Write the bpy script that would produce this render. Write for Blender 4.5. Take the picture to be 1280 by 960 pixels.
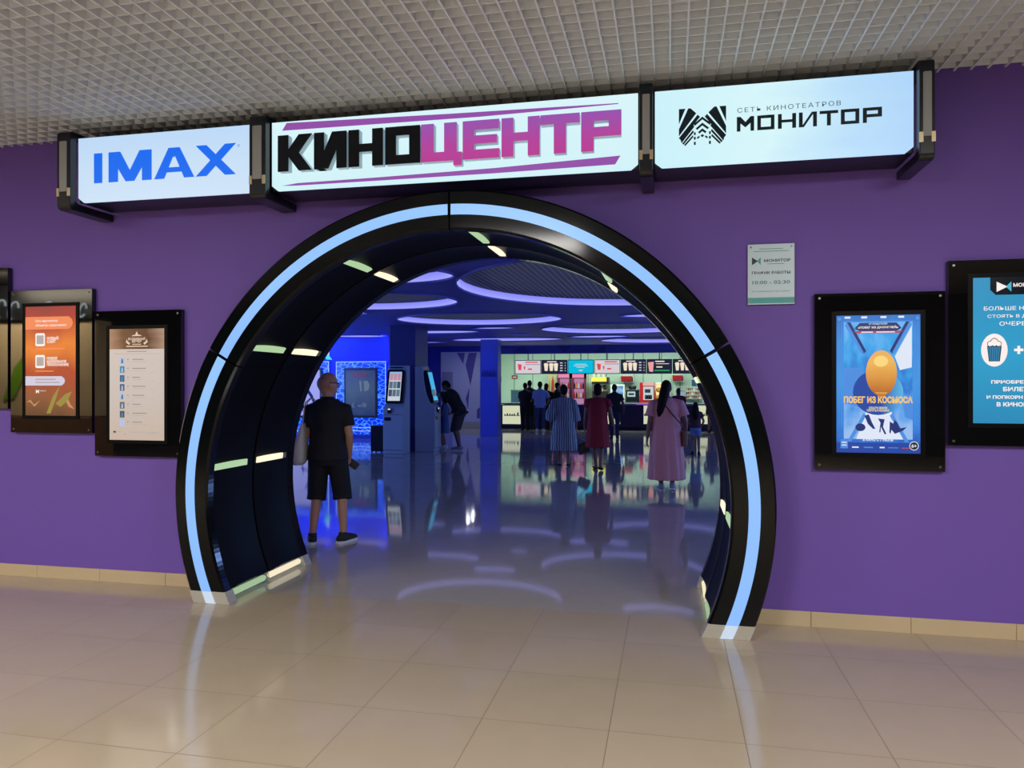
import bpy, bmesh, math, random
from mathutils import Vector, Matrix, Quaternion
from mathutils.geometry import delaunay_2d_cdt

for _o in list(bpy.data.objects):
    bpy.data.objects.remove(_o)
SC = bpy.context.scene
COL = SC.collection
random.seed(7)
R = math.radians

# ------------------------------------------------------------------ camera, world, exposure, lights
EYE, DIST, FPX, YAW = 1.58, 5.16, 926.0, math.atan(198 / 926)
cam_d = bpy.data.cameras.new('camera')
cam_d.sensor_fit = 'HORIZONTAL'
cam_d.sensor_width = 36.0
cam_d.lens = 36.0 * FPX / 1280.0
cam_d.shift_y = 2.0 / 1280.0
cam_d.clip_end = 200
cam = bpy.data.objects.new('camera', cam_d)
cam.location = (0, -DIST, EYE)
cam.rotation_euler = (R(90), 0, YAW)
COL.objects.link(cam)
SC.camera = cam

SC.view_settings.view_transform = 'Standard'
SC.view_settings.look = 'None'
SC.view_settings.gamma = 1.0
SC.view_settings.exposure = 0.0
SC.view_settings.use_curve_mapping = False

world = bpy.data.worlds.new('world')
SC.world = world
world.use_nodes = True
world.node_tree.nodes['Background'].inputs[0].default_value = (0.02, 0.02, 0.06, 1)
world.node_tree.nodes['Background'].inputs[1].default_value = 0.3


def area(name, loc, size, power, color, rot=(0, 0, 0)):
    d = bpy.data.lights.new(name, 'AREA')
    d.shape = 'RECTANGLE'
    d.size, d.size_y = size
    d.energy = power
    d.color = color
    o = bpy.data.objects.new(name, d)
    o.location = loc
    o.rotation_euler = rot
    COL.objects.link(o)
    return o


MALL_W = 165
for i, (x, y) in enumerate([(-6.5, -4.6), (-2.0, -5.6), (2.6, -4.6), (-4.5, -8.8), (1.5, -8.8)]):
    area('mall_ceiling_lamp', (x, y, 3.50), (1.6, 1.0), MALL_W, (1.0, 0.975, 0.93))
area('kitchen_ceiling_lamp', (-2.0, 22.6, 3.42), (8.5, 1.4), 330, (0.80, 1.0, 0.86))
area('hall_side_fill', (6.9, 8.5, 1.9), (0.5, 14.0), 360, (0.24, 0.42, 1.0), rot=(0, R(100), 0))  # added blue fill from the unseen side wall, no fixture there
area('hall_side_fill', (-14.9, 7.0, 1.9), (0.5, 11.0), 460, (0.22, 0.42, 1.0), rot=(0, R(-100), 0))  # same added fill from the opposite side
for _y in (19.2, 19.9):
    area('passage_ceiling_lamp', (-6.75, _y, 2.98), (0.05, 0.05), 4.5, (0.85, 0.9, 1.0))


def at(px, py, Y):
    """photo pixel -> point on the vertical plane y = Y (metres)"""
    c, s = math.cos(YAW), math.sin(YAW)
    a, b = (px - 640) / FPX, (482 - py) / FPX
    t = (Y + DIST) / (a * s + c)
    return Vector(((a * c - s) * t, Y, EYE + b * t))


# ------------------------------------------------------------------ materials
def srgb(r, g, b):
    f = lambda v: (v / 255 / 12.92) if v / 255 <= 0.04045 else ((v / 255 + 0.055) / 1.055) ** 2.4
    return (f(r), f(g), f(b))


MATS = {}


def mat(name, col, rough=0.6, metal=0.0, spec=0.5, ior=1.5, emit=None, es=0.0, alpha=1.0, trans=0.0, noise=0.0, nscale=8.0):
    if name in MATS:
        return MATS[name]
    m = bpy.data.materials.new(name)
    m.use_nodes = True
    nt = m.node_tree
    b = nt.nodes['Principled BSDF']
    b.inputs['Base Color'].default_value = (*col, 1)
    b.inputs['Roughness'].default_value = rough
    b.inputs['Metallic'].default_value = metal
    b.inputs['Specular IOR Level'].default_value = spec
    b.inputs['IOR'].default_value = ior
    b.inputs['Alpha'].default_value = alpha
    b.inputs['Transmission Weight'].default_value = trans
    if emit is not None:
        b.inputs['Emission Color'].default_value = (*emit, 1)
        b.inputs['Emission Strength'].default_value = es
    if noise > 0:
        tc = nt.nodes.new('ShaderNodeTexCoord')
        nz = nt.nodes.new('ShaderNodeTexNoise')
        nz.inputs['Scale'].default_value = nscale
        nz.inputs['Detail'].default_value = 4
        mx = nt.nodes.new('ShaderNodeMix')
        mx.data_type = 'RGBA'
        nt.links.new(tc.outputs['Object'], nz.inputs['Vector'])
        nt.links.new(nz.outputs['Fac'], mx.inputs[0])
        mx.inputs[6].default_value = (*[c * (1 - noise) for c in col], 1)
        mx.inputs[7].default_value = (*[min(1, c * (1 + noise)) for c in col], 1)
        nt.links.new(mx.outputs[2], b.inputs['Base Color'])
    MATS[name] = m
    return m


def glow(name, col, strength=1.0, base=(0.02, 0.02, 0.02), rough=0.3):
    return mat(name, base, rough=rough, emit=col, es=strength)


def ramp_glow(name, stops, axis=2, strength=1.0, noise=0.0, nscale=3.0):
    """a lit face whose printed colour runs along one axis of the object's box"""
    if name in MATS:
        return MATS[name]
    m = mat(name, (0.02, 0.02, 0.02), rough=0.25, emit=(1, 1, 1), es=strength)
    nt = m.node_tree
    tc = nt.nodes.new('ShaderNodeTexCoord')
    sp = nt.nodes.new('ShaderNodeSeparateXYZ')
    rp = nt.nodes.new('ShaderNodeValToRGB')
    nt.links.new(tc.outputs['Generated'], sp.inputs[0])
    src = sp.outputs[axis]
    if noise:
        nz = nt.nodes.new('ShaderNodeTexNoise')
        nz.inputs['Scale'].default_value = nscale
        nt.links.new(tc.outputs['Generated'], nz.inputs['Vector'])
        ad = nt.nodes.new('ShaderNodeMath')
        ad.operation = 'MULTIPLY_ADD'
        ad.inputs[1].default_value = noise
        nt.links.new(nz.outputs['Fac'], ad.inputs[0])
        sb = nt.nodes.new('ShaderNodeMath')
        sb.operation = 'SUBTRACT'
        sb.inputs[1].default_value = noise * 0.5
        nt.links.new(src, sb.inputs[0])
        nt.links.new(sb.outputs[0], ad.inputs[2])
        src = ad.outputs[0]
    nt.links.new(src, rp.inputs[0])
    el = rp.color_ramp.elements
    el[0].position, el[0].color = stops[0][0], (*stops[0][1], 1)
    el[1].position, el[1].color = stops[-1][0], (*stops[-1][1], 1)
    for p, c in stops[1:-1]:
        e = el.new(p)
        e.color = (*c, 1)
    nt.links.new(rp.outputs[0], nt.nodes['Principled BSDF'].inputs['Emission Color'])
    return m


def tile_mat(name, col, grout, size, off, rot=0.0, rough=0.12, spec=0.5, line=0.004):
    m = mat(name, col, rough=rough, spec=spec)
    nt = m.node_tree
    N, L = nt.nodes.new, nt.links.new
    b = nt.nodes['Principled BSDF']
    geo = N('ShaderNodeNewGeometry')
    mp = N('ShaderNodeMapping')
    mp.vector_type = 'POINT'
    mp.inputs['Rotation'].default_value = (0, 0, rot)
    mp.inputs['Scale'].default_value = (1 / size, 1 / size, 1)
    mp.inputs['Location'].default_value = (off[0], off[1], 0)
    L(geo.outputs['Position'], mp.inputs[0])
    sp = N('ShaderNodeSeparateXYZ')
    L(mp.outputs[0], sp.inputs[0])
    ds = []
    for k in range(2):
        pp = N('ShaderNodeMath'); pp.operation = 'PINGPONG'; pp.inputs[1].default_value = 0.5
        L(sp.outputs[k], pp.inputs[0])
        ds.append(pp.outputs[0])
    mn = N('ShaderNodeMath'); mn.operation = 'MINIMUM'
    L(ds[0], mn.inputs[0]); L(ds[1], mn.inputs[1])
    lt = N('ShaderNodeMath'); lt.operation = 'LESS_THAN'; lt.inputs[1].default_value = line / size / 2
    L(mn.outputs[0], lt.inputs[0])
    # one slightly different tone per tile, soft veins
    fl = N('ShaderNodeVectorMath'); fl.operation = 'FLOOR'
    L(mp.outputs[0], fl.inputs[0])
    wn = N('ShaderNodeTexWhiteNoise'); L(fl.outputs[0], wn.inputs['Vector'])
    nz = N('ShaderNodeTexNoise'); nz.inputs['Scale'].default_value = 5; nz.inputs['Detail'].default_value = 6
    L(geo.outputs['Position'], nz.inputs['Vector'])
    a1 = N('ShaderNodeMath'); a1.operation = 'MULTIPLY_ADD'; a1.inputs[1].default_value = 0.06; a1.inputs[2].default_value = 0.94
    L(wn.outputs['Value'], a1.inputs[0])
    a2 = N('ShaderNodeMath'); a2.operation = 'MULTIPLY_ADD'; a2.inputs[1].default_value = 0.10
    L(nz.outputs['Fac'], a2.inputs[0]); L(a1.outputs[0], a2.inputs[2])
    cm = N('ShaderNodeVectorMath'); cm.operation = 'SCALE'; cm.inputs[0].default_value = col
    L(a2.outputs[0], cm.inputs['Scale'])
    mx = N('ShaderNodeMix'); mx.data_type = 'RGBA'
    L(lt.outputs[0], mx.inputs[0]); L(cm.outputs[0], mx.inputs[6]); mx.inputs[7].default_value = (*grout, 1)
    L(mx.outputs[2], b.inputs['Base Color'])
    rr = N('ShaderNodeMath'); rr.operation = 'MULTIPLY_ADD'; rr.inputs[1].default_value = 0.5; rr.inputs[2].default_value = rough
    L(lt.outputs[0], rr.inputs[0])
    L(rr.outputs[0], b.inputs['Roughness'])
    return m


# ------------------------------------------------------------------ mesh building
class MB:
    def __init__(self):
        self.v, self.f = [], []

    def add(self, vs, fs):
        n = len(self.v)
        self.v += [Vector(p) for p in vs]
        self.f += [tuple(i + n for i in q) for q in fs]
        return self

    def box(self, x0, x1, y0, y1, z0, z1):
        v = [(x, y, z) for z in (z0, z1) for y in (y0, y1) for x in (x0, x1)]
        return self.add(v, [(0, 2, 3, 1), (4, 5, 7, 6), (0, 1, 5, 4), (2, 6, 7, 3), (0, 4, 6, 2), (1, 3, 7, 5)])

    def prism(self, poly, y0, y1, plane='xz'):
        n = len(poly)
        mk = {'xz': lambda p, d: (p[0], d, p[1]), 'yz': lambda p, d: (d, p[0], p[1]), 'xy': lambda p, d: (p[0], p[1], d)}[plane]
        v = [mk(p, y0) for p in poly] + [mk(p, y1) for p in poly]
        f = [tuple(range(n)), tuple(range(2 * n - 1, n - 1, -1))]
        f += [(i, i + n, (i + 1) % n + n, (i + 1) % n) for i in range(n)]
        return self.add(v, f)

    def loft(self, secs, caps=True):
        n = len(secs[0])
        v = [p for s in secs for p in s]
        f = []
        for k in range(len(secs) - 1):
            a, b = k * n, (k + 1) * n
            f += [(a + i, a + (i + 1) % n, b + (i + 1) % n, b + i) for i in range(n)]
        if caps:
            f += [tuple(range(n - 1, -1, -1)), tuple(range((len(secs) - 1) * n, len(secs) * n))]
        return self.add(v, f)

    def tube(self, pts, rad, n=10, round_ends=True):
        pts = [Vector(p) for p in pts]
        if not hasattr(rad, '__len__'):
            rad = [rad] * len(pts)
        rad = list(rad)
        if round_ends:      # hemispherical caps
            d0, d1 = (pts[0] - pts[1]).normalized(), (pts[-1] - pts[-2]).normalized()
            a, b, ra, rb = pts[0], pts[-1], rad[0], rad[-1]
            pts = [a + d0 * ra * .95, a + d0 * ra * .7] + pts + [b + d1 * rb * .7, b + d1 * rb * .95]
            rad = [ra * .3, ra * .72] + rad + [rb * .72, rb * .3]
        secs, up = [], None
        for i, p in enumerate(pts):
            t = (pts[min(i + 1, len(pts) - 1)] - pts[max(i - 1, 0)]).normalized()
            if up is None:
                up = t.orthogonal().normalized()
            up = (up - t * up.dot(t)).normalized()
            w = t.cross(up)
            secs.append([p + (up * math.cos(2 * math.pi * k / n) + w * math.sin(2 * math.pi * k / n)) * rad[i] for k in range(n)])
        return self.loft(secs)

    def ball(self, c, r, rot=None, n=14, m=9):
        c = Vector(c)
        r = Vector(r) if hasattr(r, '__len__') else Vector((r, r, r))
        secs = []
        for j in range(m + 1):
            ph = -math.pi / 2 + math.pi * (j + .02) / (m + .04)
            s = []
            for k in range(n):
                q = Vector((r.x * math.cos(ph) * math.cos(2 * math.pi * k / n), r.y * math.cos(ph) * math.sin(2 * math.pi * k / n), r.z * math.sin(ph)))
                s.append(c + (rot @ q if rot else q))
            secs.append(s)
        return self.loft(secs)

    def lathe(self, prof, c=(0, 0, 0), n=16):
        c = Vector(c)
        return self.loft([[c + Vector((r * math.cos(2 * math.pi * k / n), r * math.sin(2 * math.pi * k / n), z)) for k in range(n)] for r, z in prof])

    def arc(self, cx, cz, r0, r1, y0, y1, a0, a1, n=48):
        """ring sector about a horizontal axis along y"""
        secs = []
        for k in range(n + 1):
            a = R(a0 + (a1 - a0) * k / n)
            secs.append([(cx + r * math.cos(a), y, cz + r * math.sin(a)) for r, y in ((r0, y0), (r1, y0), (r1, y1), (r0, y1))])
        return self.loft(secs)

    def mesh(self, name, off=Vector((0, 0, 0)), smooth=False):
        me = bpy.data.meshes.new(name)
        me.from_pydata([p - off for p in self.v], [], self.f)
        bm = bmesh.new()
        bm.from_mesh(me)
        bmesh.ops.recalc_face_normals(bm, faces=bm.faces)
        bm.to_mesh(me)
        bm.free()
        if smooth:
            me.polygons.foreach_set('use_smooth', [True] * len(me.polygons))
        me.update()
        return me

    def build(self, name, m, parent=None, smooth=False, bevel=0.0, local=False):
        off = Vector((0, 0, 0))
        if parent is not None and not local:
            off = root_of(parent).location.copy()
        me = self.mesh(name, off, smooth)
        return link(name, me, m, parent, bevel)


def root_of(o):
    while o.parent is not None:
        o = o.parent
    return o


def link(name, me, m, parent=None, bevel=0.0):
    if m is not None:
        me.materials.clear()
        me.materials.append(m)
    o = bpy.data.objects.new(name, me)
    COL.objects.link(o)
    if parent is not None:
        o.parent = parent
    if bevel:
        b = o.modifiers.new('bevel', 'BEVEL')
        b.width = bevel
        b.segments = 2
        b.limit_method = 'ANGLE'
    return o


def thing(name, label, cat, loc=(0, 0, 0), group=None, rz=0.0, scale=1.0):
    o = bpy.data.objects.new(name, None)
    o.empty_display_size = 0.1
    COL.objects.link(o)
    o.location = loc
    o.rotation_euler = (0, 0, rz)
    o.scale = (scale,) * 3
    return tag(o, label, cat, group)


def tag(o, label, cat, group=None, kind=None):
    o['label'] = label
    o['category'] = cat
    if group:
        o['group'] = group
    if kind:
        o['kind'] = kind
    return o


def struct(o):
    o['kind'] = 'structure'
    return o


def copy_tree(o, parent=None):
    c = o.copy()
    COL.objects.link(c)
    c.parent = parent
    for ch in list(o.children):
        copy_tree(ch, c)
    return c


def fuse(mb, voxel, smooth=4, factor=0.5):
    """overlapping closed pieces -> one continuous surface"""
    me = mb.mesh('fuse')
    o = bpy.data.objects.new('fuse', me)
    COL.objects.link(o)
    md = o.modifiers.new('r', 'REMESH')
    md.mode = 'VOXEL'
    md.voxel_size = voxel
    md.use_smooth_shade = True
    if smooth:
        s = o.modifiers.new('s', 'SMOOTH')
        s.factor = factor
        s.iterations = smooth
    dg = bpy.context.evaluated_depsgraph_get()
    out = bpy.data.meshes.new_from_object(o.evaluated_get(dg))
    bpy.data.objects.remove(o)
    bpy.data.meshes.remove(me)
    return out


def text_mb(mb, body, cx, cz, y, w=None, h=None, bold=0.0, thick=0.0015, res=2, spacing=1.0, align='c', shear=0.0, slope=0.0):
    """adds flat raised lettering facing -y; w fits the width, h the height"""
    cu = bpy.data.curves.new('t', 'FONT')
    cu.body = body
    cu.size = 1.0
    cu.offset = bold
    cu.resolution_u = res
    cu.space_character = spacing
    cu.space_line = 0.9
    cu.shear = shear
    cu.align_x = 'CENTER' if align == 'c' else 'LEFT'
    o = bpy.data.objects.new('t', cu)
    COL.objects.link(o)
    dg = bpy.context.evaluated_depsgraph_get()
    me = bpy.data.meshes.new_from_object(o.evaluated_get(dg))
    bpy.data.objects.remove(o)
    bpy.data.curves.remove(cu)
    xs = [v.co.x for v in me.vertices]
    zs = [v.co.y for v in me.vertices]
    if not xs:
        return mb
    x0, x1, z0, z1 = min(xs), max(xs), min(zs), max(zs)
    sx = w / (x1 - x0) if w else None
    sz = h / (z1 - z0) if h else None
    sx = sx or sz
    sz = sz or sx
    ox = (x0 + x1) / 2 if align == 'c' else x0
    oz = (z0 + z1) / 2
    pts = [(cx + (v.co.x - ox) * sx, y - thick, cz + (v.co.y - oz) * sz + slope * (v.co.x - ox) * sx) for v in me.vertices]
    mb.add(pts, [tuple(p.vertices) for p in me.polygons])
    bpy.data.meshes.remove(me)
    return mb


def text(parent, name, body, m, *a, **k):
    return text_mb(MB(), body, *a, **k).build(name, m, parent)


def rrect(x0, x1, z0, z1, r, n=5):
    out = []
    for cx, cz, a in ((x1 - r, z0 + r, -90), (x1 - r, z1 - r, 0), (x0 + r, z1 - r, 90), (x0 + r, z0 + r, 180)):
        out += [(cx + r * math.cos(R(a + 90 * k / n)), cz + r * math.sin(R(a + 90 * k / n))) for k in range(n + 1)]
    return out


def disc(cx, cz, rx, rz=None, n=28):
    rz = rz or rx
    return [(cx + rx * math.cos(2 * math.pi * k / n), cz + rz * math.sin(2 * math.pi * k / n)) for k in range(n)]


def glyph(ch, t=0.28, s=None):
    """block capital in a unit box as a list of polygons; t = stem width, s = bar height"""
    s = s or t
    q = lambda x0, x1, z0, z1: [(x0, z0), (x1, z0), (x1, z1), (x0, z1)]
    L, Rr = q(0, t, 0, 1), q(1 - t, 1, 0, 1)
    if ch == 'К':
        return [L, [(t, .40), (t, .60), (.62, 1), (1, 1), (.62, .5), (1, 0), (.62, 0)]]
    if ch == 'И':
        if t > .25:
            return [L, Rr, [(.08, 0), (.44, 0), (.92, 1), (.56, 1)]]
        return [L, Rr, [(t * .6, 0), (t * 1.35, 0), (1 - t * .6, 1), (1 - t * 1.35, 1)]]
    if ch == 'Н':
        return [L, Rr, q(t, 1 - t, .5 - s * .45, .5 + s * .45)]
    if ch == 'О':
        return [L, Rr, q(t, 1 - t, 0, s), q(t, 1 - t, 1 - s, 1)]
    if ch == 'Ц':
        return [q(0, t, 0, 1), q(.88 - t, .88, 0, 1), q(t, .88 - t, 0, s), q(.80, 1, -.13, s * .9)]
    if ch == 'Е':
        return [L, q(t, 1, 0, s), q(t, .94, .5 - s * .45, .5 + s * .45), q(t, 1, 1 - s, 1)]
    if ch == 'Т':
        return [q(0, 1, 1 - s, 1), q(.5 - t / 2, .5 + t / 2, 0, 1 - s)]
    if ch == 'Р':
        return [L, q(t, 1, 1 - s, 1), q(t, 1, .36, .36 + s), q(1 - t, 1, .36 + s, 1 - s)]
    if ch == 'М':
        return [L, Rr, [(0, 1), (t, 1), (.5, .62), (1 - t, 1), (1, 1), (1, .75), (.5, .26), (0, .75)]]
    if ch == 'I':
        return [q(0, 1, 0, 1)]
    if ch == 'M':
        return [q(0, t, 0, 1), q(1 - t, 1, 0, 1), [(0, 1), (t * 1.25, 1), (.5, .36), (1 - t * 1.25, 1), (1, 1), (.60, 0), (.40, 0)]]
    if ch == 'A':
        return [[(0, 0), (.25, 0), (.56, 1), (.36, 1)], [(.75, 0), (1, 0), (.64, 1), (.44, 1)], q(.25, .75, .20, .36), [(.36, 1), (.64, 1), (.5, .68)]]
    if ch == 'X':
        return [[(0, 0), (.27, 0), (1, 1), (.73, 1)], [(0, 1), (.27, 1), (1, 0), (.73, 0)]]
    return []


def word(mb, letters, y0, y1, t, s=None):
    """letters: (char, x0, x1, z0, z1)"""
    for ch, x0, x1, z0, z1 in letters:
        for i, poly in enumerate(glyph(ch, t, s)):
            mb.prism([(x0 + u * (x1 - x0), z0 + v * (z1 - z0)) for u, v in poly], y0 - i * .0005, y1)
    return mb


def clip(mb, zmin=None, zmax=None):
    me = mb.mesh('c')
    bm = bmesh.new()
    bm.from_mesh(me)
    bpy.data.meshes.remove(me)
    for z, no in ((zmin, 1), (zmax, -1)):
        if z is None:
            continue
        g = bm.verts[:] + bm.edges[:] + bm.faces[:]
        res = bmesh.ops.bisect_plane(bm, geom=g, dist=1e-5, plane_co=(0, 0, z), plane_no=(0, 0, no), clear_inner=True)
        ed = [e for e in res['geom_cut'] if isinstance(e, bmesh.types.BMEdge)]
        bmesh.ops.holes_fill(bm, edges=ed, sides=0)
    out = MB()
    bm.verts.index_update()
    out.add([v.co.copy() for v in bm.verts], [tuple(v.index for v in f.verts) for f in bm.faces])
    bm.free()
    return out


def arcp(prof, cx, cz, a0, a1, n=60):
    """closed profile (radius, y) swept about a horizontal axis"""
    return MB().loft([[(cx + r * math.cos(R(a0 + (a1 - a0) * k / n)), y, cz + r * math.sin(R(a0 + (a1 - a0) * k / n))) for r, y in prof] for k in range(n + 1)])


# ------------------------------------------------------------------ the mall side of the wall
ACX, ACZ = -1.457, 0.80          # centre of the round entrance
CEIL, HALL = 3.566, 3.03
M_wall = mat('purple_paint', srgb(115, 85, 182), rough=0.62, noise=0.04, nscale=3)
M_beige = mat('dark_mall_wall', srgb(52, 48, 46), rough=0.7)
M_black = mat('gloss_black_acrylic', (0.003, 0.004, 0.005), rough=0.10, ior=1.45, spec=.4)
M_liner = mat('satin_black_lining', (0.004, 0.004, 0.006), rough=0.4, spec=0.06)
M_case = mat('black_powder_coat', (0.008, 0.009, 0.012), rough=0.30)
M_floor = tile_mat('cream_floor_tile', srgb(188, 171, 148), srgb(136, 120, 100), 0.60, (0.275 / 0.6 + 20, 0.55 / 0.6 + 20), rough=0.13, spec=0.55)
M_hfloor = tile_mat('cream_floor_tile_laid_diagonally', srgb(186, 178, 172), srgb(136, 126, 118), 0.60, (20.3, 20.52), rot=R(45), rough=0.055, spec=0.75)
M_base = mat('cream_tile_baseboard', srgb(205, 184, 150), rough=0.25, noise=0.05, nscale=6)

struct(MB().box(-13, 13, -13, 0.0, -0.15, 0.0).build('floor', M_floor))
struct(MB().box(-15, 7, 0.0, 27, -0.15, 0.0).build('floor_hall', M_hfloor))

hole_r, hole = 1.955, []
x0, x1, z1 = -13.0, 13.0, CEIL + 0.3
amin = math.degrees(math.asin(-ACZ / hole_r))
angs = [amin + (180 - 2 * amin) * k / 72 for k in range(73)]
angs += [math.degrees(math.atan2(z1 - ACZ, x1 - ACX)), math.degrees(math.atan2(z1 - ACZ, x0 - ACX))]
angs = sorted(angs)
inner, outer = [], []
for i, a in enumerate(angs):
    ca, sa = math.cos(R(a)), math.sin(R(a))
    ts = []
    if ca > 1e-6: ts.append((x1 - ACX) / ca)
    if ca < -1e-6: ts.append((x0 - ACX) / ca)
    if sa > 1e-6: ts.append((z1 - ACZ) / sa)
    t = min(ts)
    inner.append((ACX + hole_r * ca, max(0, ACZ + hole_r * sa)))
    oz = ACZ + t * sa
    outer.append((ACX + t * ca, oz))
outer[0], outer[-1] = (x1, 0.0), (x0, 0.0)
wm = MB()
n = len(angs)
vv = [(p[0], y, p[1]) for y in (0.0, 0.8) for p in inner] + [(p[0], y, p[1]) for y in (0.0, 0.8) for p in outer]
ff = []
for k in range(n - 1):
    ff.append((k, k + 1, 2 * n + k + 1, 2 * n + k))
    ff.append((n + k, 3 * n + k, 3 * n + k + 1, n + k + 1))
    ff.append((k, n + k, n + k + 1, k + 1))
    ff.append((2 * n + k, 2 * n + k + 1, 3 * n + k + 1, 3 * n + k))
ff += [(0, 2 * n, 3 * n, n), (n - 1, 2 * n - 1, 4 * n - 1, 3 * n - 1)]
wm.add(vv, ff)
struct(wm.build('wall_front', M_wall))

for nm, xa, xb in (('baseboard_left', -13.0, -3.33), ('baseboard_right', 0.44, 13.0)):
    b = MB()
    x = xa
    cuts = [xa] + [c for c in [-12.9 + 0.6 * k for k in range(44)] if xa + .05 < c < xb - .05] + [xb]
    for a, c in zip(cuts, cuts[1:]):
        b.box(a + .0012, c - .0012, -0.014, 0.0, 0.0, 0.10)
    struct(b.build(nm, M_base, bevel=0.002))

# open-cell ceiling: thin deep bars in two directions under a closed panel
M_grid = mat('beige_ceiling_cell', srgb(224, 230, 238), rough=0.5)
M_plen = mat('beige_ceiling_board', srgb(150, 150, 150), rough=0.8)
g = MB()
CELL = 0.0973
i0, i1 = -60, 40
for i in range(i0, i1):
    xx = 0.096 + CELL * i
    g.box(xx - .0055, xx + .0055, -6.4, 0.0, CEIL, CEIL + 0.055)
for j in range(66):
    yy = -1.179 + CELL * 11.6 - CELL * j
    if -6.4 < yy < -0.01:
        g.box(0.096 + CELL * i0, 0.096 + CELL * i1, yy - .0035, yy + .0035, CEIL + 0.004, CEIL + 0.054)
struct(g.build('ceiling_cell_grid', M_grid))
struct(MB().box(-13, 13, -13, 0.0, CEIL + 0.056, CEIL + 0.2).build('ceiling', M_plen))
struct(MB().box(-13, 13, -13.1, -13.0, 0, CEIL + .1).build('wall_back', M_beige))
struct(MB().box(-13.1, -13.0, -13, 0, 0, CEIL + .1).build('wall_left', M_beige))
struct(MB().box(13.0, 13.1, -13, 0, 0, CEIL + .1).build('wall_right', M_beige))

# a lit cafe stall across the mall, seen only as a reflection in the glossy displays
cf = thing('cafe_stall', 'beige cafe stall with a dark neon board across the mall, mirrored in the left displays', 'stall', (-11.5, -6.6, 0))
MB().box(-12.95, -10.3, -7.0, -6.6, 1.02, 2.78).build('back_panel', mat('stall_cream', srgb(214, 190, 150), rough=.6, noise=.2, nscale=2), cf)
MB().box(-12.95, -10.25, -7.0, -6.4, 0, 1.0).build('counter', mat('stall_wood', srgb(120, 84, 54), rough=.5, noise=.4, nscale=4), cf, bevel=.01)
MB().box(-12.95, -10.25, -7.0, -6.5, 2.8, 3.45).build('sign_board', M_case, cf)
for k, (x, z, a, b_) in enumerate(((-12.6, 3.05, .10, .20), (-12.25, 3.02, .11, .16), (-11.95, 2.98, .10, .16), (-11.6, 2.94, .09, .13), (-11.2, 3.0, .10, .12), (-10.8, 2.98, .13, .10), (-10.45, 2.95, .07, .12))):
    MB().tube([(x + a * math.cos(R(t)) + .3 * b_ * math.sin(R(t)), -6.47, z + b_ * math.sin(R(t))) for t in range(20, 330 - 30 * (k % 3), 20)], .016, 8).build('neon_loop', glow('neon_white', (.8, .95, 1.0), 3.0), cf, True)
MB().prism([(-12.3, 1.3), (-12.05, 1.9), (-11.7, 2.3), (-11.8, 1.8), (-12.05, 1.35)], -6.6, -6.57).build('leaf_panel', mat('leaf_green', srgb(120, 170, 30), rough=.5), cf)
area('cafe_lamp', (-11.6, -5.6, 3.4), (2.0, .3), 210, (1.0, .88, .66), rot=(R(-35), 0, 0))

# ------------------------------------------------------------------ the round entrance
M_strip = ramp_glow('ice_blue_light_strip', [(0, (0.25, 0.49, 1.0)), (1, (0.29, 0.56, 1.0))], strength=1.0)
M_frost = mat('frosted_acrylic_plinth', srgb(196, 190, 178), rough=0.35, spec=0.5, trans=0.15)
M_frost_lit = mat('frosted_acrylic_lit', srgb(205, 212, 220), rough=0.3, emit=(0.40, 0.60, 0.9), es=0.45)
M_clear = mat('clear_acrylic', srgb(190, 200, 190), rough=0.1, alpha=0.28)
M_green = glow('greenish_tube_light', (0.42, 0.62, 0.34), 1.0)
M_warm = glow('warm_white_tube_light', (1.0, 0.86, 0.58), 1.25)
arch = thing('entrance_arch', 'big round glossy black entrance arch outlined by a glowing ice blue strip', 'arch', (ACX, -0.37, 0))
FZ = 0.088
YF = -0.37
for a0, a1 in ((-30, 30), (30, 90), (90, 150), (150, 210)):
    gap = 0.16
    ring = arcp([(1.845, YF), (1.83, YF + .015), (1.83, -0.29), (2.05, -0.29), (2.05, 0.0), (2.097, 0.0), (2.097, YF + .012), (2.085, YF)], ACX, ACZ, a0 + gap, a1 - gap)
    clip(ring, zmin=FZ).build('ring_panel', M_black, arch)
    st = arcp([(1.931, YF - .004), (2.002, YF - .004), (2.002, YF + .01), (1.931, YF + .01)], ACX, ACZ, a0 + gap * 2, a1 - gap * 2)
    clip(st, zmin=FZ).build('light_strip', M_strip, arch)
for s in (0, 1):
    a0, a1 = ((-32, -10), (190, 212))[s]
    pl = arcp([(1.83, YF), (1.83, -0.27), (2.05, -0.27), (2.05, -0.016), (2.097, -0.016), (2.097, YF)], ACX, ACZ, a0, a1, 24)
    p = clip(pl, zmin=0.001, zmax=FZ).build('plinth', M_frost, arch)
    pl = arcp([(1.931, YF - .003), (2.002, YF - .003), (2.002, YF + .01), (1.931, YF + .01)], ACX, ACZ, a0, a1, 24)
    clip(pl, zmin=0.002, zmax=FZ).build('plinth_light', M_frost_lit, p)
    pl = arcp([(1.84, 0.80), (1.84, 0.90), (1.95, 0.90), (1.95, 0.80)], ACX, ACZ, a0, a1, 24)
    clip(pl, zmin=0.001, zmax=FZ).build('plinth', M_frost, arch)
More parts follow.
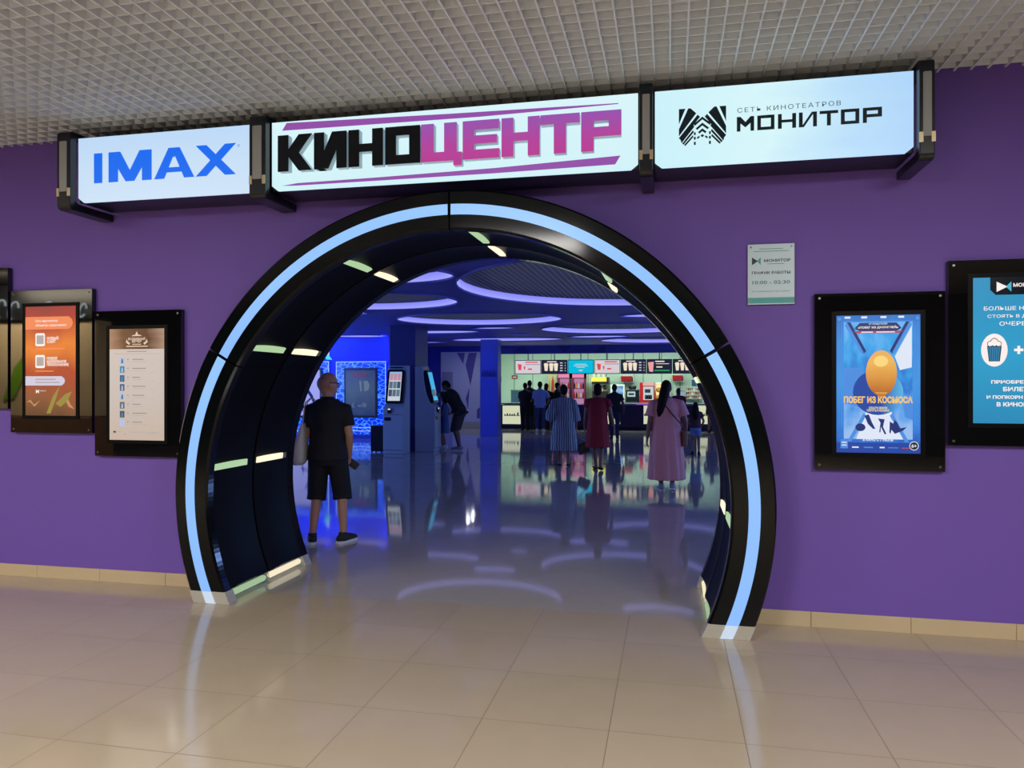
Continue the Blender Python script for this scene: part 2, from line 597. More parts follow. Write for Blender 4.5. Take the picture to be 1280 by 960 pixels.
# the tunnel lining: two bulging rows of panels with a groove between them
for ya, yb in ((-0.287, 0.235), (0.262, 0.80)):
    prof = [(1.838 + 0.018 * math.sin(math.pi * k / 8), ya + (yb - ya) * k / 8) for k in range(9)]
    prof += [(1.925, yb), (1.925, ya)]
    for a0, a1 in ((-30, 30), (30, 90), (90, 150), (150, 210)):
        clip(arcp(prof, ACX, ACZ, a0 + .05, a1 - .05), zmin=FZ).build('lining_panel', M_liner, arch, smooth=False)
clip(arcp([(1.90, 0.225), (1.95, 0.225), (1.95, 0.27), (1.90, 0.27)], ACX, ACZ, -30, 210, 120), zmin=0.001).build('lining_groove', M_case, arch)
clip(arcp([(1.836, 0.80), (1.836, 0.895), (1.846, 0.90), (1.94, 0.90), (1.94, 0.80)], ACX, ACZ, -30, 210, 120), zmin=FZ).build('rear_rim', M_black, arch)
LAMPS = [-3.5, 26.5, 56, 86, 115.5, 145, 174.5]
for a in LAMPS:
    for (ya, yb, m_) in ((-0.28, 0.15, M_green), (0.29, 0.70, M_warm)):
        f = arcp([(1.834, ya), (1.834, yb), (1.874, yb), (1.874, ya)], ACX, ACZ, a - .72, a + .72, 4).build('tube_light', m_, arch)
        if m_ is M_warm:
          arcp([(1.836, yb + .006), (1.836, yb + .06), (1.874, yb + .06), (1.874, yb + .006)], ACX, ACZ, a - .7, a + .7, 4).build('tube_holder', mat('dim_tube_socket', srgb(150, 145, 120), rough=.3), f)
for s in (0, 1):
    sg = -1 if s == 0 else 1
    for (ya, yb, m_) in ((-0.26, 0.22, M_green), (0.275, 0.79, M_warm)):
        xa = ACX + sg * (math.sqrt(1.845 ** 2 - (ACZ - .04) ** 2) - 0.005)
        bx = MB().box(min(xa, xa + sg * .09), max(xa, xa + sg * .09), ya, yb, 0.002, FZ).build('lamp_box', M_clear, arch)
        MB().tube([(xa + sg * .04, ya + .025, .048), (xa + sg * .04, yb - .025, .048)], 0.024, 12).build('tube_light', m_, bx, smooth=True)

# ------------------------------------------------------------------ the lightbox sign row
YS = -0.38
M_face_l = ramp_glow('lit_white_blue_face', [(0, (0.66, 0.82, 1.0)), (.5, (0.62, 0.80, 1.0)), (1, (0.55, 0.75, 1.0))], strength=.92, noise=.25)
M_face_c = ramp_glow('lit_white_cyan_face', [(0, (0.66, 0.93, 0.98)), (1, (0.72, 0.95, 1.0))], strength=.95, noise=.3)
M_face_r = ramp_glow('lit_pale_blue_face', [(0, (0.62, 0.92, 1.0)), (.45, (0.70, 0.96, 1.0)), (.8, (0.50, 0.76, 1.0)), (1, (0.45, 0.70, 1.0))], axis=0, strength=.95, noise=.25)
ZB, ZT = 2.958, 3.442


def lightbox(name, label, xa, xb, m):
    r = thing(name, label, 'sign', ((xa + xb) / 2, 0, ZB))
    MB().box(xa, xb, YS + .02, -0.03, ZB + .004, ZT + .012).build('case', M_case, r, bevel=.004)
    poly = [(xa + .05, ZB), (xb - .05, ZB), (xb - .006, ZB + .035), (xb - .006, ZT), (xa + .006, ZT), (xa + .006, ZB + .035)]
    f = MB().prism(poly, YS, YS + .02).build('face', m, r)
    return r, f


def zr(px, pt, pb):
    a = at(px, pt, YS)
    b = at(px, pb, YS)
    return b.z, a.z


# left
s1, f1 = lightbox('lightbox_sign', 'white lit sign box with four blue Latin capitals, leftmost above the arch', -4.372, -2.905, M_face_l)
M_blue = glow('royal_blue_lit_film', (0.0, 0.14, 0.86), 1.0)
zb_, zt_ = zr(206, 185.5, 223.5)
wx = lambda p, y=205: at(p, y, YS).x
lt = [(c, wx(a), wx(b), zb_, zt_) for c, a, b in (('I', 117.8, 128), ('M', 136, 189.7), ('A', 193, 243), ('X', 245, 295))]
word(MB(), lt, YS - .003, YS, 0.22).build('lettering', M_blue, f1)
text(f1, 'trademark', '®', M_blue, wx(298.5), at(298.5, 182, YS).z, YS, h=.022)
# centre
s2, f2 = lightbox('lightbox_sign', 'long white lit sign box with black and magenta raised Cyrillic capitals above the arch', -2.768, -0.196, M_face_c)
K = [('К', 352.5, 394), ('И', 397.3, 437), ('Н', 440, 482), ('О', 485.5, 528)]
C_ = [('Ц', 530, 579.5), ('Е', 581.5, 626), ('Н', 629.5, 676), ('Т', 677.5, 725.5), ('Р', 728, 777)]
zb_, zt_ = zr(565, 157, 203.3)
M_side = mat('pale_letter_return', srgb(196, 214, 226), rough=.4)
M_inkk = mat('gloss_black_letter_face', (0.004, 0.005, 0.007), rough=0.12)
M_mag = ramp_glow('magenta_lit_letter', [(0, (0.48, 0.035, 0.27)), (.45, (0.44, 0.05, 0.32)), (1, (0.30, 0.08, 0.42))], strength=1.0)
M_pur = glow('purple_lit_film', (0.28, 0.07, 0.38), 1.0)
for nm, L_, m_, sub in (('lettering', K, M_inkk, 'black letter faces'), ('lettering', C_, M_mag, 'magenta letter faces')):
    lt = [(c, wx(a), wx(b), zb_, zt_) for c, a, b in L_]
    p = word(MB(), lt, YS - .05, YS, 0.31, .24).build(nm, M_side, f2)
    p['label'] = sub
    for o_ in (word(MB(), [(c, a - .002, b + .002, u - .002, v + .002) for c, a, b, u, v in lt], YS - .055, YS - .05, 0.31, .24),):
        o_.build('letter_face', m_, s2)['label'] = sub
P = lambda px, py: (at(px, py, YS).x, at(px, py, YS).z)
MB().prism([P(353, 163.5), P(358.5, 154), P(560, 142.5), P(773, 129), P(773, 130), P(600, 146)], YS - .003, YS).build('stripe', M_pur, f2)
MB().prism([P(353, 232.5), P(372, 229), P(470, 222), P(620, 210), P(775.5, 194.6), P(769, 205.5), P(620, 216.5), P(470, 226), P(372, 232)], YS - .003, YS).build('stripe', M_pur, f2)
# right
s3, f3 = lightbox('lightbox_sign', 'pale blue lit sign box with dark emblem and Cyrillic name, rightmost above the arch', -0.102, 1.412, M_face_r)
M_ink = mat('dark_slate_film', (0.006, 0.022, 0.034), rough=.35)
zb_, zt_ = zr(1010, 140.2, 158.6)
MO = [('М', 921, 942.6), ('О', 946.6, 968), ('Н', 972.4, 995), ('И', 998.6, 1021), ('Т', 1024.5, 1047.6), ('О', 1051, 1074), ('Р', 1078.5, 1102.3)]
word(MB(), [(c, wx(a), wx(b), zb_, zt_) for c, a, b in MO], YS - .003, YS, .21, .2).build('lettering', M_ink, f3)
za, zc = zr(985, 130.5, 136.5)
text(f3, 'small_lettering', 'СЕТЬ КИНОТЕАТРОВ', mat('slate_thin_film', (0.10, 0.22, 0.30), rough=.4), wx(985.5), (za + zc) / 2, YS, w=wx(1050.5) - wx(921), h=zc - za, spacing=1.25)


def emblem(x0, x1, z0, z1):
    half = [[(0, 1), (.14, 1), (0, .60)], [(.20, 1), (.25, 1), (.37, .86), (0, .28), (0, .47)],
            [(.40, .82), (.45, .76), (.05, .16), (.0, .235)], [(.31, .56), (.33, .51), (.06, .10), (.04, .145)],
            [(.30, .42), (.32, .37), (.10, .055), (.07, .085)], [(.30, .29), (.31, .24), (.14, .02), (.11, .045)],
            [(.5, .76), (.5, .69), (.34, .53), (.32, .58)], [(.5, .60), (.5, .53), (.39, .42), (.36, .46)],
            [(.5, .45), (.5, .38), (.44, .32), (.41, .36)], [(.5, .30), (.5, .22), (.46, .26)],
            [(.32, .36), (.36, .36), (.36, .29), (.32, .29)], [(.32, .24), (.36, .24), (.36, .17), (.32, .17)], [(.32, .11), (.36, .11), (.36, .03), (.32, .03)],
            [(.42, .26), (.45, .23), (.40, .18), (.38, .21)]]
    m = MB()
    for p in half:
        for mir in (0, 1):
            q = [((1 - u if mir else u), v) for u, v in p]
            m.prism([(x0 + u * (x1 - x0), z0 + v * (z1 - z0)) for u, v in q], YS - .003, YS)
    return m


ze0, ze1 = zr(878, 134.5, 182)
emblem(wx(848.6), wx(907.6), ze0, ze1).build('emblem', M_ink, f3)

# four C-shaped brackets that carry the boxes
M_plate = mat('grey_anodised_insert', srgb(160, 163, 164), rough=.5, noise=.05)
M_brass = mat('warm_metal_clip', srgb(222, 202, 160), rough=.3, metal=.6)
BR = ['leftmost black sign bracket, at the outer end of the blue lettered box', 'black sign bracket between the blue lettered box and the long magenta lettered box',
      'black sign bracket between the long magenta lettered box and the emblem box', 'rightmost black sign bracket, at the outer end of the emblem box']
for (xa, xb), lb in zip(((-4.492, -4.378), (-2.899, -2.774), (-0.190, -0.108), (1.418, 1.500)), BR):
    r = thing('sign_bracket', lb, 'bracket', ((xa + xb) / 2, 0, 2.9), 'brackets of the sign row')
    ro = .035
    out = [(-.002, 2.895), (-.45 + ro, 2.895)] + [(-.45 + ro - ro * math.sin(R(t)), 2.895 + ro - ro * math.cos(R(t))) for t in (30, 60, 90)]
    out += [(-.45 + ro - ro * math.cos(R(t)), 3.485 - ro + ro * math.sin(R(t))) for t in (0, 30, 60, 90)] + [(-.002, 3.485), (-.002, 3.458), (-.352, 3.458), (-.385, 3.445), (-.385, 2.965), (-.352, 2.951), (-.002, 2.951)]
    MB().prism(out, xa, xb, 'yz').build('bracket_arm', M_case, r, bevel=.006)
    w = (xb - xa)
    MB().prism(rrect(xa + w * .22, xb - w * .22, 3.03, 3.405, .008), -.4535, -.448).build('insert_plate', M_plate, r)
    for u in (.10, .90):
        MB().box(xa + w * u - .011, xa + w * u + .011, -.4545, -.448, 2.995, 3.055).build('clip', M_brass, r)

# ------------------------------------------------------------------ wall displays
M_glass = mat('gloss_black_glass_panel', (0.004, 0.004, 0.005), rough=0.025, ior=1.75)
M_bez = mat('matte_black_bezel', (0.003, 0.003, 0.004), rough=0.4, spec=.12)
M_white = glow('screen_white', (0.80, 0.78, 0.76), 1.0)
M_steel = mat('brushed_steel_cap', srgb(120, 120, 118), rough=.3, metal=.9)


def display(label, px0, px1, pz0, pz1, sx0, sx1, sz0, sz1, scr):
    r = thing('wall_display', label, 'screen', ((px0 + px1) / 2, 0, pz0), 'glossy black displays on the purple wall')
    MB().box(px0, px1, -.046, -.002, pz0, pz1).build('glass_panel', M_glass, r, bevel=.003)
    b = .028
    fr = MB()
    fr.box(sx0 - b, sx1 + b, -.052, -.046, sz1, sz1 + b).box(sx0 - b, sx1 + b, -.052, -.046, sz0 - b, sz0)
    fr.box(sx0 - b, sx0, -.052, -.046, sz0, sz1).box(sx1, sx1 + b, -.052, -.046, sz0, sz1)
    fr.build('bezel', M_bez, r)
    for x in (px0 + .03, px1 - .03):
        for z in (pz0 + .03, pz1 - .03):
            MB().prism(disc(x, z, .008, n=12), -.049, -.046).build('fixing_cap', M_steel, r)
    s = MB().box(sx0, sx1, -.0485, -.046, sz0, sz1).build('screen', scr, r)
    return r, s


SY = -.0485


class Scr:
    """places flat graphics on a lit screen with 0..1 coordinates (u to the right, v up)"""
    def __init__(self, s, x0, x1, z0, z1):
        self.s, self.x0, self.x1, self.z0, self.z1, self.k = s, x0, x1, z0, z1, 0

    def p(self, u, v):
        return (self.x0 + u * (self.x1 - self.x0), self.z0 + v * (self.z1 - self.z0))

    def poly(self, name, m, *polys, lift=0.0004):
        for q in polys:
            MB().prism([self.p(u, v) for u, v in q], SY - lift, SY - lift + .0003).build(name, m, self.s)

    def text(self, name, body, m, u, v, w=None, h=None, lift=0.0008, **k):
        x, z = self.p(u, v)
        return text(self.s, name, body, m, x, z, SY - lift, w=w * (self.x1 - self.x0) if w else None,
                    h=h * (self.z1 - self.z0) if h else None, thick=.0003, **k)


q4 = lambda a, b, c, d: [(a, c), (b, c), (b, d), (a, d)]
# display cut by the left edge of the picture
display('glossy black display panel cut off by the left edge of the photo', -6.135, -5.352, 1.388, 2.555, -5.99, -5.50, 1.53, 2.42,
        ramp_glow('amber_screen', [(0, (.25, .08, .02)), (1, (.30, .05, .02))]))
# orange screen
r_, s_ = display('black display with the orange and red screen, second from the left edge', -5.326, -4.542, 1.194, 2.362, -5.177, -4.692, 1.336, 2.226,
                 ramp_glow('orange_red_screen', [(0, (.12, .05, .02)), (.15, (.25, .08, .03)), (.4, (.42, .05, .015)), (.62, (.78, .20, .02)), (.85, (.42, .03, .02)), (1, (.24, .03, .03))], noise=.35, nscale=1.6))
S = Scr(s_, -5.177, -4.692, 1.336, 2.226)
M_or = glow('screen_coral', (.86, .24, .09), 1.0)
M_wt = glow('screen_text_white', (.95, .85, .82), 1.0)
M_lav = glow('screen_lavender', (.62, .58, .72), 1.0)
M_gry = glow('screen_grey', (.42, .38, .36), 1.0)
S.poly('banner', M_or, [(0, .79), (.86, .79), (.92, .815), (.94, .845), (.92, .88), (.86, .905), (0, .905)])
S.text('lettering', 'Сеть кинотеатров', M_wt, .2, .865, w=.44, align='l', bold=.01)
S.text('lettering', '«Монитор» представляет', M_wt, .2, .825, w=.62, align='l', bold=.01)
for v0, v1 in ((.635, .755), (.435, .555)):
    S.poly('code_card', M_wt, [(.20 + (u * .19), v0 + v * (v1 - v0)) for u, v in [(.12, 0), (.88, 0), (1, .08), (1, .92), (.88, 1), (.12, 1), (0, .92), (0, .08)]])
    S.poly('code_blank', M_gry, q4(.225, .365, v0 + .02, v1 - .02), lift=.0008)
S.text('lettering', 'НОВЫЙ\nСАЙТ', M_wt, .43, .695, w=.23, align='l', bold=.03)
S.text('lettering', 'НОВОЕ\nМОБИЛЬНОЕ\nПРИЛОЖЕНИЕ', M_wt, .43, .495, w=.43, align='l', bold=.03)
S.poly('small_print', M_or, q4(.2, .78, .607, .618), q4(.2, .56, .402, .412))
S.poly('banner', M_lav, [(0, .275), (.72, .275), (.77, .295), (.785, .317), (.77, .34), (.72, .36), (0, .36)])
S.poly('small_print', M_gry, q4(.2, .6, .325, .337), q4(.2, .68, .298, .309), lift=.0008)
S.poly('emblem', M_wt, [(.21, .20), (.21, .24), (.25, .22)], [(.27, .20), (.27, .24), (.235, .22)])
S.text('lettering', 'монитор', M_wt, .29, .225, w=.12, align='l')
M_leaf = glow('screen_olive', (.30, .24, .04), 1.0)
S.poly('leaf_shape', M_leaf, [(.42, .02), (.55, .18), (.68, .27), (.62, .17), (.50, .02)], [(.60, .11), (.80, .20), (.92, .22), (.84, .14), (.70, .08)])
S.poly('curl_shape', glow('screen_tan', (.5, .25, .1), 1.0), [(.02, .12), (.10, .145), (.17, .10), (.3, .14), (.18, .08), (.09, .125)], [(.80, .13), (.86, .08), (.97, .06), (.90, .10), (.85, .15)])
# beige schedule
r_, s_ = display('black display with the beige film list, just left of the arch', -4.519, -3.735, 1.017, 2.176, -4.378, -3.880, 1.148, 2.030,
                 ramp_glow('rose_beige_screen', [(0, (.56, .44, .36)), (.4, (.58, .50, .45)), (.8, (.62, .52, .47)), (1, (.60, .50, .45))], noise=.12))
S = Scr(s_, -4.378, -3.880, 1.148, 2.030)
M_brn = ramp_glow('brown_header', [(0, (.40, .22, .13)), (.28, (.16, .07, .03)), (.7, (.12, .05, .02)), (1, (.42, .26, .17))], axis=0, noise=.25)
S.poly('header', M_brn, q4(0, 1, .818, 1))
M_crm = glow('screen_cream', (.72, .56, .42), 1.0)
S.text('lettering', 'ВОЛШЕБНЫЙ', M_crm, .5, .912, w=.31, bold=.03, lift=.0012)
S.text('lettering', 'ВЕЧЕР', M_crm, .5, .888, w=.17, bold=.03, lift=.0012)
S.poly('ornament', M_crm, [(.40, .934), (.60, .934), (.55, .947), (.53, .945), (.5, .978), (.47, .945), (.45, .947)], [(.30, .88), (.32, .91), (.33, .89), (.38, .87), (.36, .855)], [(.70, .88), (.68, .91), (.67, .89), (.62, .87), (.64, .855)],
       q4(.42, .58, .857, .864), q4(.31, .70, .838, .847), lift=.0012)
M_lin = glow('screen_line_grey', (.30, .26, .25), 1.0)
M_pale = glow('screen_line_pale', (.45, .39, .36), 1.0)
S.poly('small_print', M_lin, q4(.32, .68, .793, .80), q4(.27, .30, .05, .055))
S.poly('small_print', M_pale, q4(.08, .92, .773, .777), q4(.36, .64, .068, .074), q4(.68, .93, .068, .074), q4(.68, .88, .055, .06))
tb = [glow('thumb_%d' % k, c, 1.0) for k, c in enumerate([(.38, .52, .72), (.03, .24, .40), (.05, .10, .25), (.06, .10, .22), (.40, .50, .70), (.10, .12, .16), (.06, .08, .12), (.45, .52, .75)])]
for k in range(8):
    v = .715 - k * .0805
    S.poly('film_thumbnail', tb[k], q4(.19, .275, v - .03, v + .03))
    S.poly('thumbnail_figure', tb[(k + 2) % 4 + 1] if k % 2 == 0 else tb[0], [(.215, v - .025), (.25, v - .022), (.245, v + .012), (.225, v + .018)], lift=.0008)
    S.poly('film_line', M_lin, q4(.42, .62 + .06 * math.sin(k * 2.3), v + .006, v + .014), q4(.325, .35, v + .006, v + .016))
    S.poly('film_line', M_pale, q4(.42, .64 + .05 * math.cos(k * 1.7), v - .012, v - .008), q4(.31, .365, v - .012, v - .009), q4(.76, .81, v - .026, v - .022))
S.poly('emblem', M_case, [(.07, .06), (.07, .085), (.10, .0725)], [(.115, .06), (.115, .085), (.088, .0725)])
S.text('lettering', 'монитор', M_lin, .14, .073, w=.08, align='l')
# blue film poster
r_, s_ = display('black display with the bright blue film poster, right of the arch', .915, 1.688, 1.037, 2.175, 1.047, 1.543, 1.150, 2.030,
                 ramp_glow('poster_blue', [(0, (.01, .10, .50)), (.25, (.03, .22, .70)), (.55, (.05, .30, .75)), (.8, (.04, .25, .70)), (1, (.02, .16, .55))], noise=.5, nscale=5))
S = Scr(s_, 1.047, 1.543, 1.150, 2.030)
M_sky = ramp_glow('poster_ice', [(0, (.30, .50, .85)), (.3, (.10, .34, .80)), (.5, (.02, .18, .62)), (.75, (.04, .35, .80)), (1, (.14, .46, .88))], noise=1.1, nscale=5)
M_dk = glow('poster_navy', (.004, .02, .16), 1.0)
M_pw = glow('poster_pale', (.72, .78, .92), 1.0)
M_lb = glow('poster_light_blue', (.06, .25, .72), 1.0)
S.poly('poster_field', M_sky, q4(.09, .91, .10, .95))
S.poly('poster_beam', M_pw, [(.70, .70), (.90, .92), (.90, .62), (.76, .60)], [(.36, .30), (.24, .10), (.80, .10), (.66, .30)], lift=.0006)
S.poly('poster_field', M_lb, [(.09, .62), (.30, .62), (.40, .50), (.3, .33), (.09, .36)], [(.80, .36), (.91, .38), (.91, .24), (.82, .26)], lift=.0006)
S.poly('planet', ramp_glow('planet_blue', [(0, (.01, .06, .35)), (.55, (.015, .06, .36)), (1, (.10, .45, .8))], axis=0), disc(.50, .44, .30, .165), lift=.0008)
for sg in (0, 1):
    mx = (lambda u: 1 - u) if sg else (lambda u: u)
    S.poly('poster_band', M_dk, [(mx(.12), .95), (mx(.17), .95), (mx(.36), .74), (mx(.33), .72)], lift=.001)
    S.poly('poster_band', M_lb, [(mx(.10), .93), (mx(.13), .95), (mx(.33), .73), (mx(.31), .715)], [(mx(.36), .27), (mx(.33), .29), (mx(.13), .08), (mx(.18), .08)], lift=.0011)
S.poly('poster_panel', M_dk, [(.22, .905), (.28, .945), (.72, .945), (.78, .905), (.72, .885), (.28, .885)], lift=.0012)
S.poly('poster_panel', glow('poster_red', (.45, .05, .07), 1.0), [(.2, .885), (.8, .885), (.74, .868), (.26, .868)], lift=.0012)
S.text('lettering', 'ОТ СОЗДАТЕЛЕЙ', M_pw, .5, .937, w=.22, lift=.0014, bold=.02)
S.text('lettering', '«ПОБЕГ ИЗ ДЖУНГЛЕЙ»', glow('poster_cream', (.9, .85, .6), 1.0), .5, .912, w=.48, h=.022, lift=.0014, bold=.03)
S.poly('small_print', M_pw, q4(.30, .44, .873, .881), q4(.48, .70, .873, .881), lift=.0014)
# a plain orange balloon-like shape where the poster shows a film character
M_org = ramp_glow('poster_orange', [(0, (.42, .10, .01)), (.4, (.70, .30, .05)), (.75, (.86, .46, .10)), (1, (.80, .42, .12))], noise=.1)
S.poly('orange_blob', M_org, disc(.54, .58, .185, .165), [(.46, .44), (.62, .44), (.565, .405), (.515, .405)], lift=.0013)
S.poly('orange_blob', glow('poster_gold_light', (.95, .66, .20), 1.0), disc(.535, .665, .085, .04), lift=.0015)
S.text('lettering', 'ПОБЕГ ИЗ КОСМОСА', glow('poster_gold', (.95, .55, .12), 1.0), .5, .386, w=.82, h=.05, bold=.045, lift=.0017)
S.text('lettering', 'СПАСТИ ЗЕМЛЮ\nУЛЕТЕТЬ В КОСМОС', glow('poster_yellow', (.85, .75, .4), 1.0), .5, .318, w=.27, h=.035, bold=.03, lift=.0017)
S.poly('poster_shapes', M_dk, disc(.29, .185, .06, .028), [(.34, .27), (.39, .28), (.43, .22), (.47, .175), (.44, .175), (.38, .21)], [(.50, .25), (.58, .245), (.56, .19), (.60, .14), (.58, .135), (.535, .19), (.53, .15), (.515, .15), (.53, .22)],
       [(.64, .23), (.68, .215), (.70, .24), (.73, .22), (.76, .18), (.84, .19), (.80, .165), (.70, .14), (.66, .17), (.65, .14), (.635, .15)], lift=.0013)
S.poly('poster_foot', glow('poster_foot_blue', (.006, .05, .35), 1.0), q4(0, 1, 0, .075), lift=.0012)
S.text('lettering', 'В КИНО С 7 ИЮЛЯ', M_pw, .5, .097, w=.36, h=.022, bold=.03, lift=.0014)
S.poly('poster_sponsor_marks', M_pw, q4(.19, .27, .035, .045), q4(.52, .58, .035, .045), lift=.0014)
S.poly('poster_sponsor_marks', M_lb, q4(.33, .44, .035, .044), q4(.62, .74, .036, .042), lift=.0014)
S.poly('poster_sponsor_marks', glow('poster_red', (.45, .05, .07), 1.0), q4(.78, .88, .034, .041), lift=.0014)
S.poly('poster_badge', M_lb, q4(.05, .14, .03, .095), lift=.0014)
S.poly('poster_badge', M_pw, q4(.065, .125, .05, .058), q4(.065, .125, .07, .078), lift=.0016)
S.poly('age_badge', M_pw, disc(.925, .055, .055, .032), lift=.0014)
S.poly('age_badge', mat('poster_black', (.01, .01, .015)), disc(.925, .055, .047, .027), lift=.0016)
S.text('lettering', '6+', M_pw, .925, .055, h=.026, bold=.03, lift=.0018)
S.poly('poster_rim_lights', M_pw, *[q4(u, u + .07, .978, .992) for u in (.10, .30, .53, .74)], lift=.001)
S.poly('poster_rim_lights', M_lb, q4(.03, .035, .2, .95), q4(.06, .066, .2, .95), q4(.965, .97, .2, .95), q4(.934, .94, .2, .95), disc(.035, .975, .022, .013), disc(.965, .975, .022, .013), q4(.08, .92, .952, .957), lift=.001)
# cyan popcorn advert, cut by the right edge
r_, s_ = display('black display with the cyan popcorn advert at the right edge', 1.704, 2.49, 1.203, 2.362, 1.842, 2.352, 1.346, 2.250,
                 ramp_glow('cyan_screen', [(0, (.015, .24, .46)), (.45, (.02, .33, .58)), (1, (.015, .26, .50))], noise=.15))
S = Scr(s_, 1.842, 2.352, 1.346, 2.250)
M_nav = mat('screen_navy_tab', (.006, .012, .03), rough=.2)
S.poly('name_tab', M_nav, [(.19, 1), (.19, .915), (.25, .88), (.75, .88), (.81, .915), (.81, 1)])
S.poly('emblem', M_wt, [(.26, .97), (.26, .90), (.38, .935)], lift=.0008)
S.poly('emblem', glow('screen_teal', (.05, .42, .60), 1.0), [(.42, .97), (.42, .90), (.36, .935)], lift=.0008)
S.text('lettering', 'МОНИТОР', M_wt, .44, .945, w=.32, h=.026, align='l', bold=.03)
S.text('lettering', 'БОЛЬШЕ НЕ НАДО', M_wt, .5, .785, w=.76, h=.032, bold=.008)
S.text('lettering', 'СТОЯТЬ В ДОЛГОЙ', M_wt, .5, .735, w=.68, h=.032, bold=.008)
S.text('lettering', 'ОЧЕРЕДИ', M_wt, .5, .68, w=.42, h=.034, bold=.008)
for u in (.235, .765):
    S.poly('picture_disc', M_wt, disc(u, .502, .145, .113))
M_cup = glow('screen_cup_blue', (.02, .20, .38), 1.0)
S.poly('popcorn_cup', M_nav, [(.155, .53), (.315, .53), (.295, .425), (.175, .425)], lift=.0008)
S.poly('popcorn_cup', M_cup, [(.162, .525), (.308, .525), (.289, .43), (.181, .43)], lift=.0011)
S.poly('popcorn_cup', M_nav, *[[(.175 + .025 * k, .52), (.180 + .025 * k, .52), (.19 + .019 * k, .435), (.186 + .019 * k, .435)] for k in range(6)], lift=.0013)
S.poly('popcorn_heap', M_nav, disc(.19, .545, .034, .02), disc(.235, .555, .045, .03), disc(.28, .545, .034, .02), lift=.0010)
S.poly('popcorn_heap', M_wt, disc(.19, .545, .028, .016), disc(.235, .555, .038, .025), disc(.28, .545, .028, .016), lift=.0013)
S.poly('phone_picture', M_nav, q4(.71, .82, .42, .585), lift=.0008)
S.poly('plus_sign', M_wt, q4(.45, .55, .493, .511), q4(.485, .515, .474, .53))
for k, (tx, w) in enumerate((('ПРИОБРЕТАЙТЕ', .60), ('БИЛЕТЫ', .34), ('И ПОПКОРН ОНЛАЙН', .70), ('В КИНОБАРЕ', .48))):
    S.text('lettering', tx, M_wt, .5, .287 - .052 * k, w=w, h=.03, bold=.035)

# opening-hours plate
r = thing('opening_hours_plate', 'small silver plate with opening hours on the purple wall above the film poster', 'plate', (.65, 0, 2.113))
px0, px1, pz0, pz1 = .502, .797, 2.116, 2.516
pl = MB().box(px0, px1, -.022, -.012, pz0, pz1).build('plate_face', mat('satin_silver_plate', srgb(196, 214, 222), rough=.45, metal=.35), r, bevel=.002)
for x in (px0 + .02, px1 - .02):
    for z in (pz0 + .02, pz1 - .02):
        MB().tube([(x, -.002, z), (x, -.026, z)], .007, 10, False).build('standoff', M_steel, r)
pp = lambda u, v: (px0 + u * (px1 - px0), pz0 + v * (pz1 - pz0))
MB().prism([pp(.006, .02), pp(.994, .02), pp(.994, .115), pp(.006, .115)], -.0228, -.022).build('teal_band', mat('teal_film', srgb(60, 165, 165), rough=.25), pl)
M_dt = mat('dark_plate_print', srgb(30, 52, 62), rough=.4)
M_tl = mat('teal_plate_print', srgb(50, 120, 130), rough=.4)


def ptxt(body, u, v, w, m, h=None, bold=.02, al='c'):
    x, z = pp(u, v)
    text(pl, 'lettering', body, m, x, z, -.022, w=w * (px1 - px0), h=h * (pz1 - pz0) if h else None, thick=.0006, bold=bold, align=al)


ptxt('МОНИТОР', .35, .725, .56, M_dt, .05, .03, 'l')
ptxt('ГРАФИК РАБОТЫ', .5, .525, .82, M_dt, .052, .03)
ptxt('10:00 - 02:30', .5, .365, .80, M_tl, .058, .015)
ptxt('БЕЗ ПЕРЕРЫВОВ И ВЫХОДНЫХ', .5, .215, .82, M_tl, .026, .0)
MB().prism([pp(.09, .655), pp(.09, .785), pp(.22, .72)], -.0228, -.022).build('emblem', M_dt, pl)
MB().prism([pp(.28, .655), pp(.28, .785), pp(.20, .72)], -.0226, -.022).build('emblem', mat('teal_film', (0, 0, 0)), pl)
b = MB()
for u0, u1, v in ((.25, .75, .915), (.12, .88, .875), (.42, .78, .665)):
    a_, c_ = pp(u0, v), pp(u1, v + .008)
    b.box(a_[0], c_[0], -.0226, -.022, a_[1], c_[1])
b.build('small_print', M_tl, pl)


def xf(mb, M):
    mb.v = [M @ p for p in mb.v]
    return mb


